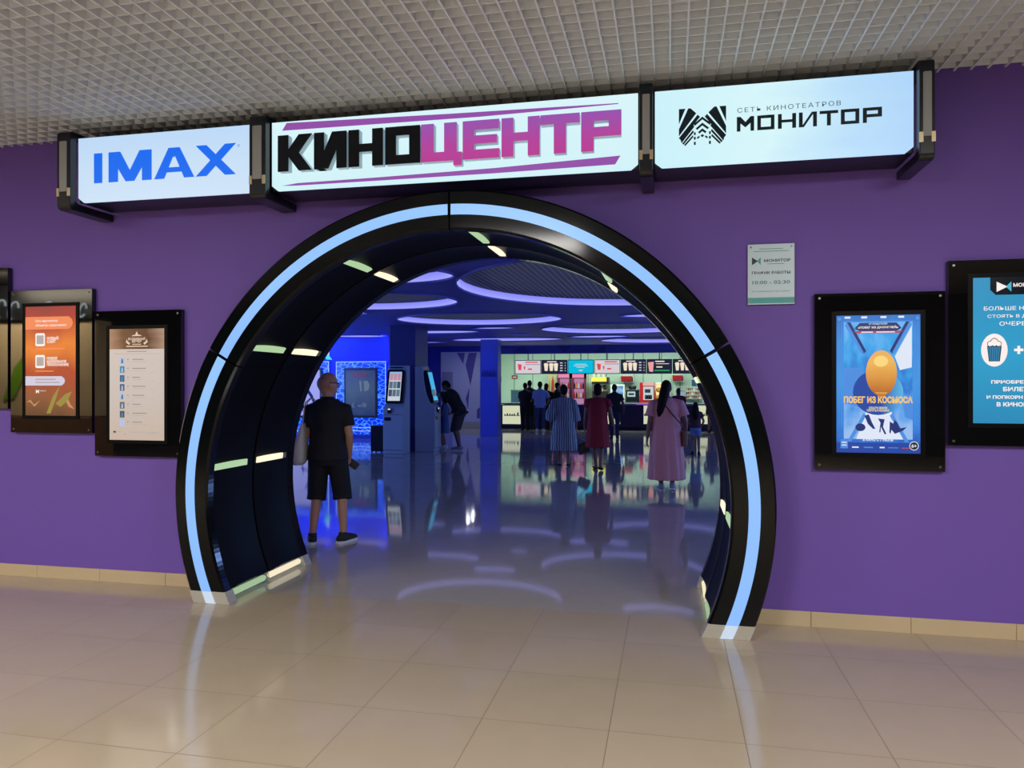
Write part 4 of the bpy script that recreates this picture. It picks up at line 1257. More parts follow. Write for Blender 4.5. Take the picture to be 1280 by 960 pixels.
# popcorn sign and machine
M_brn2 = mat('dark_brown_machine', srgb(44, 36, 30), rough=.4)
CT = .90
pm = thing('popcorn_machine', 'popcorn machine under a glowing yellow sign behind the red dress', 'popcorn machine', (xx(750), YB + .4, CT))
MB().box(xx(740), xx(760), YB + .1, YB + .7, CT, zz(750, 489)).build('base', M_brn2, pm, bevel=.01)
MB().box(xx(739.5), xx(760.5), YB + .08, YB + .72, zz(750, 480), zz(750, 477)).build('hood', M_brn2, pm)
for px_ in (740.5, 759.5):
    for y in (YB + .12, YB + .68):
        MB().box(xx(px_) - .015, xx(px_) + .015, y - .015, y + .015, zz(750, 489), zz(750, 480)).build('post', M_steel, pm)
MB().ball((xx(746), YB + .4, zz(750, 488)), (.22, .2, .16)).build('popcorn_heap', glow('popcorn_glow', (.55, .42, .18), 1.0), pm, smooth=True)
MB().ball((xx(755), YB + .4, zz(750, 484)), (.10, .10, .09)).build('kettle', M_steel, pm, smooth=True)
MB().box(xx(738.5), xx(758), YB + .04, YB + .08, zz(750, 477), zz(750, 471.5)).build('sign', glow('yellow_sign', (.92, .86, .10), 1.1), pm)
for k, px_ in enumerate((741.5, 747.5, 754)):
    o = thing('paper_bucket', 'white paper bucket on top of the yellow popcorn sign, %s of three' % ('left', 'middle', 'right')[k], 'bucket', (xx(px_), YB + .2, zz(750, 471.5) + .002), 'buckets on the popcorn sign')
    c = Vector((xx(px_), YB + .2, zz(750, 471.5)))
    MB().lathe([(.06, 0), (.085, .18), (.08, .18), (.055, .01)], c, 12).build('cup', mat('paper_white', srgb(235, 232, 214), rough=.6), o)
    MB().lathe([(.087, .17), (.087, .19), (.078, .19)], c, 12).build('rim', mat('paper_white', (0, 0, 0)), o)
MB().box(xx(738), xx(760.5), YB + .06, YB + .74, zz(750, 477), zz(750, 471.5)).build('top_box', M_brn2, pm)
# monitors
bm_ = thing('blue_till_monitor', 'blue lit upright screen in a white frame right of the dark clothed man', 'monitor', (xx(772), YB + .2, CT))
MB().box(xx(763), xx(780.5), YB + .1, YB + .2, CT + .02, zz(772, 480.5)).build('frame', mat('paper_white', (0, 0, 0)), bm_, bevel=.01)
MB().box(xx(765), xx(778.8), YB + .09, YB + .10, CT + .12, zz(772, 482.5)).build('screen', ramp_glow('till_blue', [(0, (.10, .25, .5)), (.4, (.05, .20, .55)), (.7, (.3, .5, .7)), (1, (.05, .22, .5))], noise=.8, nscale=6), bm_)
MB().box(xx(766), xx(778), YB + .1, YB + .5, CT, CT + .02).build('foot', M_steel, bm_)
dm = thing('coffee_machine', 'black coffee machine with a pale square display behind the counter', 'coffee machine', (xx(790), YB + .3, CT))
MB().box(xx(782), xx(798.5), YB + .1, YB + .6, CT, zz(790, 487)).build('body', M_case, dm, bevel=.02)
MB().lathe([(.12, 0), (.17, .12), (.16, .14), (.001, .14)], (xx(790), YB + .35, zz(790, 487)), 14).build('bean_hopper', mat('smoked_plastic', (.03, .03, .035), rough=.2), dm)
MB().box(xx(784), xx(794), YB + .09, YB + .10, zz(790, 496), zz(790, 489.5)).build('display', glow('coffee_display', (.45, .58, .58), 1.0), dm)
MB().box(xx(785.5), xx(792.5), YB + .086, YB + .09, zz(790, 494), zz(790, 491.5)).build('display_marks', M_dt, dm)
MB().box(xx(783), xx(797), YB + .02, YB + .1, CT, CT + .05).build('drip_tray', M_steel, dm)
# red cart
rc = thing('drinks_dispenser', 'red drinks dispenser with a white front panel, left of the pink dressed woman', 'dispenser', (xx(808.5), YB + .3, CT))
MB().box(xx(799.5), xx(818), YB + .08, YB + .6, CT, zz(808, 478)).build('body', M_red, rc, bevel=.02)
MB().box(xx(803.5), xx(817.5), YB + .06, YB + .08, zz(808, 482.3), zz(808, 478)).build('header', glow('dispenser_header', (.75, .40, .38), 1.0), rc)
MB().box(xx(804), xx(816.8), YB + .06, YB + .08, zz(808, 500), zz(808, 483.3)).build('front_panel', glow('dispenser_white', (.55, .58, .60), 1.0), rc)
MB().box(xx(806), xx(815), YB + .05, YB + .06, zz(808, 499), zz(808, 494)).build('bay', M_case, rc)
MB().box(xx(806), xx(813), YB + .055, YB + .06, zz(808, 491), zz(808, 486.5)).build('panel_marks', M_dt, rc)
for px_ in (807.5, 810.5, 813.5):
    MB().tube([(xx(px_), YB + .04, zz(808, 496)), (xx(px_), YB + .04, zz(808, 493.4))], .02, 8).build('tap', M_steel, rc)
# warm lit pastry case
pc = thing('pastry_warmer', 'warm glowing pastry warmer with round buns beside the red dispenser', 'food warmer', (xx(828), YB + .3, CT))
MB().box(xx(819.5), xx(838), YB + .5, YB + .6, CT, zz(828, 478)).box(xx(819.5), xx(838), YB + .1, YB + .6, CT, CT + .06).box(xx(819.5), xx(838), YB + .1, YB + .6, zz(828, 480), zz(828, 478)).build('case', mat('paper_white', (0, 0, 0)), pc)
MB().box(xx(820), xx(837), YB + .48, YB + .5, CT + .08, zz(828, 480.5)).build('back_light', glow('warm_food_light', (1.0, .74, .34), 1.2), pc)
for px_, py_ in ((824, 487.5), (829, 494), (822.5, 497)):
    o = MB().ball((xx(px_), YB + .3, zz(px_, py_)), (.13, .1, .10)).build('bun', mat('golden_bun', srgb(206, 140, 50), rough=.6), pc, smooth=True)
# hexagon cup racks
for (a, c, p0, p1, lb) in ((774.5, 792.5, 466.5, 478, 'white angled rack of red cups, left of the two above the equipment'), (839, 855.5, 466, 477, 'white angled rack of red cups, right of the two above the equipment')):
    Y = 25.1
    r = thing('cup_rack', lb, 'rack', (xx((a + c) / 2, Y), KY, zz(a, p1, Y)), 'wall racks of red cups')
    xa_, xb_, z0_, z1_ = xx(a, Y), xx(c, Y), zz((a + c) / 2, p1, Y), zz((a + c) / 2, p0, Y)
    w, h = xb_ - xa_, z1_ - z0_
    hexo = [(xa_ + .12 * w, z0_), (xb_ - .04 * w, z0_), (xb_, z0_ + .5 * h), (xb_ - .1 * w, z1_), (xa_ + .18 * w, z1_), (xa_, z0_ + .5 * h)]
    MB().prism(hexo, Y + .04, KY - .02).build('housing', mat('rack_white', srgb(206, 214, 196), rough=.4), r)
    MB().box(xa_ + .12 * w, xb_ - .08 * w, Y + .02, Y + .04, z0_ + .1 * h, z0_ + .58 * h).build('bay', M_case, r)
    for k in range(6):
        cxk = xa_ + (.17 + .125 * k) * w
        MB().lathe([(.03, 0), (.045, .2), (.001, .2)], (cxk, Y - .01, z0_ + .14 * h), 8).build('cup', M_red, r)
# candy shelving, boxes
cs = thing('candy_rack', 'white wire candy rack with red packets at the right end of the bar', 'rack', (xx(862), YB + .3, CT))
for px_ in (843, 879):
    for y in (YB + .1, YB + .5):
        MB().box(xx(px_) - .012, xx(px_) + .012, y - .012, y + .012, CT, zz(860, 481)).build('post', mat('rack_white', (0, 0, 0)), cs)
for k, py_ in enumerate((498, 493, 488, 483)):
    MB().box(xx(843), xx(879), YB + .08, YB + .52, zz(860, py_) - .012, zz(860, py_)).build('shelf', mat('rack_white', (0, 0, 0)), cs)
cols = [mat('packet_%d' % i, srgb(*c), rough=.4) for i, c in enumerate([(200, 50, 60), (230, 220, 210), (70, 60, 60), (190, 150, 70), (220, 120, 130)])]
for k, py_ in enumerate((498, 493, 488)):
    for j in range(9):
        pxj = 858.5 + 2.35 * j
        o = MB().box(-.027, .027, -.04, .04, 0, .085).build('candy_packet', cols[(j * 3 + k * 2) % 5], None)
        o.location = (xx(pxj), YB + .2, zz(860, py_) + .001)
        tag(o, 'small candy packet on the %s shelf of the white candy rack' % ('lowest', 'middle', 'upper')[k], 'packet', 'candy packets on the %s shelf' % ('lowest', 'middle', 'upper')[k])
sb = thing('steel_box', 'plain grey steel box on the back counter right of the pink dressed woman', 'box', (xx(850, 24.4), 24.4, CT))
MB().box(xx(844, 24.5), xx(857, 24.5), 24.535, 24.62, CT + .001, zz(850, 489, 24.5)).build('body', mat('satin_steel', srgb(168, 178, 190), rough=.4, metal=.4), sb, bevel=.01)
MB().box(xx(844, 24.5) - .008, xx(857, 24.5) + .008, 24.53, 24.625, zz(850, 489, 24.5), zz(850, 489, 24.5) + .02).build('lid', M_steel, sb)
tt = thing('blue_tote', 'teal blue plastic tote on top of the candy rack', 'tote', (xx(870), YB + .3, zz(860, 483)))
MB().box(xx(865), xx(875), YB + .15, YB + .45, zz(860, 483) + .001, zz(860, 475)).build('body', mat('teal_plastic', srgb(20, 80, 120), rough=.4), tt, bevel=.015)
MB().box(xx(864.6), xx(875.4), YB + .14, YB + .46, zz(860, 475.8), zz(860, 474.8)).build('rim', mat('teal_plastic', (0, 0, 0)), tt)


# ------------------------------------------------------------------ people
def ik(a, b, l1, l2, hint):
    d = b - a
    D = min(d.length, l1 + l2 - .002)
    u = d.normalized()
    x = (l1 * l1 - l2 * l2 + D * D) / (2 * D)
    hh = math.sqrt(max(0, l1 * l1 - x * x))
    p = Vector(hint) - u * Vector(hint).dot(u)
    p.normalize()
    return a + u * x + p * hh, a + u * D


def hand_into(mb, W, d, nrm, side, curl=.5, k=1.0):
    """palm, four unequal bent fingers and a thumb from the side of the palm"""
    d = d.normalized()
    nrm = (nrm - d * nrm.dot(d)).normalized()
    w = d.cross(nrm) * side
    rot = Matrix((w, d, nrm)).transposed()
    mb.ball(W + d * .045 * k, (.040 * k, .055 * k, .017 * k), rot)
    for i, L in enumerate((.070, .080, .074, .058)):
        b0 = W + d * .085 * k + w * (.030 - .020 * i) * k
        d1 = (d * math.cos(curl * .6) + nrm * math.sin(curl * .6))
        d2 = (d * math.cos(curl * 1.6) + nrm * math.sin(curl * 1.6))
        p1 = b0 + d1 * L * .5 * k
        p2 = p1 + d2 * L * .5 * k
        mb.tube([b0 - d * .02 * k, b0, p1, p2], [.0095 * k, .0095 * k, .0088 * k, .0075 * k], 8)
    t0 = W + d * .025 * k + w * .032 * k
    t1 = t0 + (d * .55 + w * .75 + nrm * .35).normalized() * .035 * k
    t2 = t1 + (d * .85 + w * .2 + nrm * .5).normalized() * .032 * k
    mb.tube([t0, t1, t2], [.013 * k, .011 * k, .009 * k], 8)


TORSO = [(.86, .125, .10), (.95, .165, .118), (1.05, .152, .108), (1.15, .148, .102), (1.28, .168, .115), (1.36, .172, .108), (1.415, .145, .090), (1.455, .100, .074), (1.48, .070, .062)]


def oval(z, rx, ry, n=32, cy=0.0, folds=0, amp=0.0, ph=0.0, cx=0.0):
    out = []
    for k in range(n):
        a = 2 * math.pi * k / n
        f = 1 + amp * math.sin(folds * a + ph) + amp * .5 * math.sin((folds * 2 - 3) * a + ph * 1.7)
        out.append(Vector((cx + rx * f * math.cos(a), cy + ry * f * math.sin(a), z)))
    return out


def person(label, loc, h, rz, feet=((-.10, 0, 0), (.10, 0, 0)), toe=(8, -8), wrists=((-.25, .06, .86), (.25, .06, .86)), lean=0.0, yaw=0.0, pitch=0.0,
           w=1.0, skin=(150, 105, 85), top=None, bottom=None, dress=None, shoe=None, hair=None, voxel=.009, curl=.6, glasses=False, group=None, elbow=(0, -1, 0), hs=1.0):
    S_ = h / 1.75
    r = thing('person', label, 'person', loc, group, rz, S_)
    U = Matrix.Translation((0, 0, .93)) @ Matrix.Rotation(-lean, 4, 'X') @ Matrix.Translation((0, 0, -.93))
    M_sk = mat('skin_%d_%d_%d' % skin, srgb(*skin), rough=.5)
    mb = MB()
    mb.loft([[U @ p for p in oval(z, rx * w, ry * w)] for z, rx, ry in TORSO])
    Hc = U @ Vector((0, .012, 1.632))
    HR = (U.to_3x3() @ Matrix.Rotation(yaw, 3, 'Z') @ Matrix.Rotation(-pitch, 3, 'X'))
    hp = lambda x, y, z: Hc + HR @ (Vector((x, y, z)) * hs)
    mb.tube([U @ Vector((0, -.01, 1.42)), U @ Vector((0, -.005, 1.50)), hp(0, -.02, -.05)], [.068 * w, .058, .056], 14)
    mb.ball(Hc, (.076 * hs, .095 * hs, .112 * hs), HR, 18, 12)
    mb.ball(hp(0, .032, -.062), (.056 * hs, .058 * hs, .052 * hs), HR)
    mb.tube([hp(0, .088, .018), hp(0, .104, -.012), hp(0, .106, -.024)], [.009, .011, .013], 8)
    for sx in (-1, 1):
        mb.ball(hp(sx * .076, -.006, -.012), (.012, .024, .034), HR)
    arms, legs = [], []
    for s, sx in ((0, -1), (1, 1)):
        sh = U @ Vector((sx * .172 * w, -.004, 1.388))
        el, wr = ik(sh, Vector(wrists[s]), .29, .26, Vector(elbow) + Vector((sx * .35, 0, 0)))
        mb.tube([U @ Vector((sx * .10 * w, 0, 1.41)), sh, (sh * .5 + el * .5), el, el * .55 + wr * .45, wr], [.045, .052 * w, .047 * w, .040, .038, .027], 12)
        d = (wr - el).normalized()
        hand_into(mb, wr, (d + Vector((0, 0, -.25))).normalized(), Vector((-sx, .25, 0)), sx if True else 1, curl)
        arms.append((sh, el, wr))
        hip = Vector((sx * .088 * w, 0, .92))
        fx, fy, fz = feet[s]
        an = Vector((fx, fy, .085 + fz))
        kn, an = ik(hip, an, .445, .42, Vector((sx * .05, 1, 0)))
        mb.tube([hip, hip * .6 + kn * .4, kn, kn * .62 + an * .38 + Vector((0, -.012, 0)), an], [.088 * w, .078 * w, .054, .052, .036], 12)
        q = Matrix.Rotation(R(toe[s]), 3, 'Z')
        drop = -min(.8, fz * 4.0) if fz > .02 else 0
        fr = q @ Matrix.Rotation(drop, 3, 'X')
        mb.tube([an + fr @ Vector((0, -.035, -.045)), an + fr @ Vector((0, .05, -.05)), an + fr @ Vector((0, .145, -.06))], [.036, .038, .026], 10)
        legs.append((hip, kn, an, fr))
    body = link('body', fuse(mb, voxel, 5), M_sk, r)
    M_eye = mat('eye_dark', (.02, .015, .012), rough=.15)
    for sx in (-1, 1):
        MB().ball(hp(sx * .030, .083, .012), .0115, n=10, m=6).build('eye', M_eye, r, True, local=True)
    MB().ball(hp(0, .087, -.058), (.024, .009, .008), HR, 10, 6).build('mouth', mat('lip_tone', srgb(140, 80, 74), rough=.45), r, True, local=True)
    cv = max(voxel, .010)
    if top:
        m_, zh, infl, sl = top[:4]
        b = MB()
        secs = []
        for z, rx, ry in TORSO:
            if z > zh:
                secs.append((z, rx * w + infl, ry * w + infl))
        secs.insert(0, (zh, TORSO[1][1] * w + infl + .012, TORSO[1][2] * w + infl + .012))
        b.loft([[U @ p for p in oval(z, rx, ry, 40, folds=9, amp=.012, ph=z * 9)] for z, rx, ry in secs])
        b.tube([U @ Vector((0, -.008, 1.44)), U @ Vector((0, -.006, 1.505))], [.082, .068], 16, False)
        for sh, el, wr in arms:
            if sl <= 1:
                e = sh + (el - sh) * sl
                b.tube([sh * .6 + (U @ Vector((0, 0, 1.425))) * .4, sh, e], [.055 * w, .066 * w, .066 * w + .010], 14, False)
            else:
                e = el + (wr - el) * (sl - 1)
                b.tube([sh * .6 + (U @ Vector((0, 0, 1.425))) * .4, sh, el, e], [.055 * w, .066 * w, .056, .044], 14, False)
        link('shirt', fuse(b, cv, 3), m_, r)
    if bottom:
        m_, zl = bottom[:2]
        b = MB()
        b.loft([oval(z, rx * w + .016, ry * w + .016, 36) for z, rx, ry in ((.80, .12, .095), (.86, .15, .115), (.95, .168, .120), (1.03, .158, .112))])
        for hip, kn, an, fr in legs:
            if zl > .5:
                e = hip + (kn - hip) * ((.93 - zl) / .45)
                b.tube([hip, hip * .5 + e * .5, e], [.105 * w, .100 * w, .098 * w], 16, False)
            elif zl > .3:
                e = kn + (an - kn) * ((.49 - zl) / .42)
                b.tube([hip, hip * .5 + kn * .5, kn, e], [.105 * w, .102 * w, .097 * w, .099 * w], 16, False)
            else:
                e = kn + (an - kn) * .95
                b.tube([hip, hip * .5 + kn * .5, kn, e], [.103 * w, .092 * w, .074, .062], 16, False)
        link('trousers' if zl < .3 else 'shorts', fuse(b, cv, 3), m_, r)
    if dress:
        m_, hem, hemr, waist, sl, slr, fold = dress
        b = MB()
        secs = [(hem, hemr, hemr * .78, fold), (hem + (.95 - hem) * .5, hemr * .90 + .008, hemr * .72, fold * .7), (.95, max(.185 * w, hemr * .80), .15 * w, fold * .4), (1.08, waist, waist * .74, .012),
                (1.2, .165 * w + .02, .125 * w, .01), (1.32, .176 * w + .010, .128 * w, .006), (1.39, .158 * w, .108 * w, .004), (1.44, .115 * w, .086 * w, 0), (1.475, .078 * w, .070 * w, 0)]
        b.loft([oval(z, rx, ry, 72, folds=11, amp=am, ph=z * 2.0) for z, rx, ry, am in secs])
        for sh, el, wr in arms:
            e = sh + (el - sh) * sl if sl <= 1 else el + (wr - el) * (sl - 1)
            pts_ = [sh * .55 + Vector((0, 0, 1.43)) * .45, sh, e] if sl <= 1 else [sh * .55 + Vector((0, 0, 1.43)) * .45, sh, el, e]
            b.tube(pts_, [.055 * w, .068 * w] + [slr] * (len(pts_) - 2), 14, False)
        link('dress', fuse(b, cv, 2), m_, r)
    if shoe:
        m_, ms, kind = shoe
        for s, (hip, kn, an, fr) in enumerate(legs):
            b = MB()
            f = lambda x, y, z: an + fr @ Vector((x, y, z))
            if kind == 'trainer':
                b.tube([f(0, -.045, -.038), f(0, .04, -.038), f(0, .11, -.050), f(0, .17, -.056)], [.046, .050, .046, .034], 14)
                b.tube([f(0, -.01, -.05), f(0, -.006, .025)], [.045, .046], 14, False)
            else:
                b.tube([f(-.04, .06, -.06), f(0, .065, -.015), f(.04, .06, -.06)], [.012, .012, .012], 8)
                b.tube([f(-.036, -.03, -.06), f(0, -.055, .0), f(.036, -.03, -.06)], [.008, .008, .008], 8)
                b.tube([f(0, -.05, -.072), f(0, .16, -.076)], [.028, .028], 10)
            me = fuse(b, .009, 3)
            o = link('shoe', me, m_, r)
            sole = MB()
            ol = [(-.036, -.075), (-.02, -.09), (.02, -.09), (.036, -.075), (.040, 0), (.048, .10), (.042, .17), (.02, .205), (-.02, .205), (-.042, .17), (-.048, .10), (-.040, 0)]
            sole.loft([[f(x, y, -.0845) for x, y in ol], [f(x, y, -.058) for x, y in ol]])
            so = sole.build('sole', ms, o, local=True)
    if hair:
        m_, pieces = hair
        b = MB()
        for pc_ in pieces:
            if pc_[0] == 'b':
                b.ball(hp(*pc_[1]), pc_[2], HR, 16, 10)
            else:
                b.tube([hp(*p) for p in pc_[1]], pc_[2], 12)
        link('hair', fuse(b, max(.007, voxel * .8), 4), m_, r)
    if glasses:
        b = MB()
        for sx in (-1, 1):
            b.tube([hp(sx * .081, -.02, .012), hp(sx * .080, .05, .016), hp(sx * .062, .092, .014)], .0035, 6)
            b.tube([hp(sx * .012, .106, .014), hp(sx * .040, .104, .018), hp(sx * .062, .092, .014), hp(sx * .045, .100, -.012), hp(sx * .016, .106, -.008), hp(sx * .012, .106, .014)], .003, 6)
        b.tube([hp(-.012, .106, .014), hp(.012, .106, .014)], .003, 6)
        b.build('glasses', M_case, r, local=True)
    return r, arms


CAP = [('b', (0, -.018, .022), (.084, .100, .103)), ('b', (0, -.045, -.02), (.076, .066, .085))]
M_hb = mat('black_hair', (.006, .005, .006), rough=.7, spec=.15)
M_hbr = mat('dark_brown_hair', (.014, .008, .006), rough=.7, spec=.15)
M_navy = mat('navy_cotton', srgb(13, 14, 24), rough=.85, noise=.15, nscale=30)
M_navy2 = mat('dark_navy_twill', srgb(11, 12, 20), rough=.85, noise=.15, nscale=30)
M_blk = mat('black_cotton', srgb(20, 20, 24), rough=.85)
M_sole = mat('white_rubber_sole', srgb(214, 214, 216), rough=.5)
M_shb = mat('black_trainer_mesh', srgb(26, 26, 30), rough=.7)


def spot(px, Y):
    p = at(px, 480, Y)
    return (p.x, Y, 0.0)


def view_rz(px):
    a = (px - 640) / FPX
    return YAW - math.atan(a)


# 1 the man by the arch
mloc = (-3.36, 1.717, 0)
man, arms_ = person('bald man in navy T-shirt and dark knee shorts seen from behind beside the arch', mloc, 1.71, view_rz(410) - R(10), feet=((-.155, .0, 0), (.155, .02, 0)), toe=(14, -34),
                    wrists=((-.10, .27, 1.08), (.205, .10, .885)), yaw=R(-55), pitch=R(4), w=1.02, skin=(176, 128, 104), top=(M_navy, .86, .030, .66), bottom=(M_navy2, .43), shoe=(M_shb, M_sole, 'trainer'),
                    hair=(mat('grey_stubble', srgb(158, 120, 100), rough=.7), [('b', (0, -.030, .004), (.087, .082, .084))]), hs=1.10, voxel=.0075, curl=.9, glasses=True)
MR = Matrix.Rotation(view_rz(410) - R(10), 3, 'Z')
ms = 1.71 / 1.75
W_ = arms_[1][2]
wl = thing('phone_wallet', 'dark folding phone case held in the right hand of the man in shorts', 'phone', Vector(mloc) + MR @ ((W_ + Vector((.012, .045, -.075))) * ms), None, view_rz(410) - R(10))
Mw = Matrix.Rotation(R(-50), 4, 'Y') @ Matrix.Rotation(R(20), 4, 'X')
xf(MB().box(-.040, .040, -.009, .001, -.082, .082), Mw).build('cover', mat('dark_leather', (.012, .010, .010), rough=.4), wl, bevel=.004, local=True)
xf(MB().box(-.036, .036, .001, .009, -.078, .078), Mw).build('phone_body', M_kdk, wl, local=True)
# canvas tote
tb_ = thing('tote_bag', 'off-white canvas tote bag hanging from the left shoulder of the man in shorts', 'bag', mloc, None, view_rz(410) - R(10), ms)
M_cv = mat('natural_canvas', srgb(214, 206, 190), rough=.85, noise=.08, nscale=20)
secs = []
for z, wy, tx, xo in ((.805, .02, .02, -.285), (.815, .125, .045, -.282), (.86, .155, .070, -.278), (1.0, .165, .066, -.272), (1.10, .155, .042, -.250), (1.20, .140, .024, -.235), (1.235, .132, .016, -.228)):
    secs.append([Vector((xo + tx * math.copysign(abs(math.cos(a)) ** .7, math.cos(a)), -.02 + wy * math.copysign(abs(math.sin(a)) ** .6, math.sin(a)), z)) for a in [2 * math.pi * k / 28 for k in range(28)]])
MB().loft(secs).build('bag_body', M_cv, tb_, True, local=True)
for y, dz in ((-.11, 0), (.09, .004)):
    for k in range(1):
        st = [(-.232, y, 1.20), (-.225, y * .75, 1.32), (-.215, y * .42, 1.445), (-.165, y * .32, 1.492), (-.12, y * .5, 1.46)]
        b = MB()
        b.loft([[Vector(p) + Vector((dx, dy, 0)) for dx, dy in ((-.004, -.014), (.004, -.014), (.004, .014), (-.004, .014))] for p in st])
        b.build('strap', M_cv, tb_, local=True)

# 2 striped dress
M_str = mat('blue_white_stripes', (.1, .15, .3), rough=.8)
nt = M_str.node_tree
tc = nt.nodes.new('ShaderNodeTexCoord')
wv = nt.nodes.new('ShaderNodeTexWave')
wv.bands_direction = 'X'
wv.inputs['Scale'].default_value = 6.5
wv.inputs['Distortion'].default_value = 5.0
wv.inputs['Detail Scale'].default_value = .6
rp = nt.nodes.new('ShaderNodeValToRGB')
rp.color_ramp.elements[0].position, rp.color_ramp.elements[0].color = .35, (*srgb(84, 100, 126), 1)
rp.color_ramp.elements[1].position, rp.color_ramp.elements[1].color = .62, (*srgb(176, 180, 184), 1)
nt.links.new(tc.outputs['Object'], wv.inputs[0])
nt.links.new(wv.outputs['Fac'], rp.inputs[0])
nt.links.new(rp.outputs[0], nt.nodes['Principled BSDF'].inputs['Base Color'])
SKD = (140, 96, 80)
p2 = (-2.05, 9.3, 0)
w2, a2 = person('woman in a loose blue and white striped dress walking away with a dark handbag', p2, 1.60, view_rz(704), feet=((-.10, .20, 0), (.09, -.10, .02)), wrists=((-.28, .05, .90), (.27, .06, .84)),
                w=1.15, skin=SKD, dress=(M_str, .34, .29, .25, 1.5, .11, .05), shoe=(M_blk, M_blk, 'sandal'), hair=(M_hb, CAP + [('b', (0, -.07, -.045), (.075, .055, .06))]))
s2_ = 1.60 / 1.75
bp = Vector(p2) + Matrix.Rotation(view_rz(704), 3, 'Z') @ ((a2[1][2] + Vector((-.01, .03, -.10))) * s2_)
hb = thing('handbag', 'dark square handbag swinging from the hand of the woman in the striped dress', 'bag', bp, None, view_rz(704))
Mb = Matrix.Rotation(R(-24), 4, 'Y')
xf(MB().box(-.12, .12, -.045, .045, -.47, -.27), Mb).build('bag_body', mat('dark_brown_leather', (.014, .008, .006), rough=.4), hb, bevel=.02, local=True)
for y in (-.03, .03):
    xf(MB().tube([(-.09, y, -.28), (-.03, y * .5, -.10), (0, 0, .015), (.03, y * .5, -.10), (.09, y, -.28)], .006, 8), Mb).build('handle', mat('pale_bag_handle', srgb(150, 140, 150), rough=.4), hb, True, local=True)

# 3 red dress
M_rd = mat('crimson_cotton', srgb(150, 18, 34), rough=.75, noise=.1, nscale=12)
person('woman in a plain red knee-length dress walking away toward the bar', spot(747, 8.65), 1.62, view_rz(747), feet=((-.035, .26, 0), (.055, -.16, .05)), wrists=((-.26, .12, .86), (.33, -.02, .84)),
       w=1.12, skin=SKD, dress=(M_rd, .47, .255, .195, .42, .085, .015), shoe=(mat('dark_sandal', (.03, .02, .02), rough=.5), M_blk, 'sandal'), hair=(M_hb, CAP + [('b', (0, -.055, -.06), (.080, .06, .07))]))

# 4 pink dress
M_pk = mat('dusty_pink_cotton', srgb(232, 158, 156), rough=.8, noise=.06, nscale=10)
p4 = spot(833, 6.08)
w4, a4 = person('woman in a long dusty pink dress with long dark hair walking away on the right', p4, 1.66, view_rz(833) + R(4), feet=((-.07, .16, 0), (.08, -.15, .05)), wrists=((-.30, -.03, .82), (.30, .12, .90)),
                w=1.16, skin=SKD, dress=(M_pk, .20, .285, .215, .72, .095, .05), shoe=(mat('pale_trainer', srgb(150, 140, 150), rough=.6), M_sole, 'trainer'), yaw=R(-12),
                hair=(M_hbr, CAP + [('t', [(0, -.07, .03), (-.015, -.125, -.08), (-.045, -.15, -.22), (-.075, -.15, -.36), (-.095, -.13, -.46)], [.070, .078, .072, .058, .02])]))
s4 = 1.66 / 1.75
cb4 = thing('crossbody_bag', 'tan crossbody bag on a dark strap at the right hip of the woman in pink', 'bag', p4, None, view_rz(833) + R(4), s4)
MB().box(.235, .315, -.13, .09, .72, .97).build('bag_body', mat('tan_leather', srgb(138, 92, 72), rough=.5), cb4, bevel=.03, local=True)
MB().tube([(.28, .0, .96), (.22, -.155, 1.06), (.08, -.162, 1.22), (-.06, -.125, 1.40), (-.105, -.03, 1.475)], .011, 8).build('strap', mat('dark_strap', srgb(70, 44, 50), rough=.5), cb4, True, local=True)

# 5 girl
M_dn = mat('light_denim', srgb(112, 128, 170), rough=.85)
person('girl with long dark hair and light denim shorts right of the woman in pink', spot(869.5, 12.3), 1.20, view_rz(869), feet=((-.10, .05, 0), (.10, -.05, 0)), wrists=((-.2, .22, 1.0), (.22, .2, 1.0)),
       w=.95, skin=SKD, top=(mat('maroon_top', srgb(74, 34, 46), rough=.8), .9, .03, .5), bottom=(M_dn, .64), shoe=(M_blk, M_blk, 'trainer'),
       hair=(M_hbr, CAP + [('t', [(0, -.07, .03), (0, -.115, -.1), (0, -.13, -.28), (0, -.13, -.42)], [.08, .11, .12, .06])]))
# 6 dark man right of the red dress
person('person in dark T-shirt and trousers half hidden behind the woman in red', spot(768, 17.0), 1.62, view_rz(768), feet=((-.09, .12, 0), (.09, -.08, .01)), wrists=((-.24, .1, .88), (.29, .05, .90)),
       w=1.1, skin=(110, 76, 66), top=(M_blk, .86, .03, .6), bottom=(mat('dark_denim', srgb(36, 40, 62), rough=.85), .1), shoe=(M_blk, M_blk, 'trainer'), hair=(M_hb, CAP), voxel=.010)
# 7 pale blue shirt
person('man in a pale blue shirt standing at the snack counter', spot(675, 19.9), 1.72, view_rz(675), feet=((-.11, 0, 0), (.11, 0, 0)), wrists=((-.12, .30, 1.05), (.28, .16, 1.0)),
       w=1.1, skin=(120, 84, 70), top=(mat('pale_blue_shirt', srgb(128, 150, 214), rough=.8), .84, .035, .8), bottom=(mat('slate_trousers', srgb(60, 66, 110), rough=.85), .1), shoe=(M_sole, M_sole, 'trainer'), hair=(M_hb, CAP), voxel=.011, group=None)
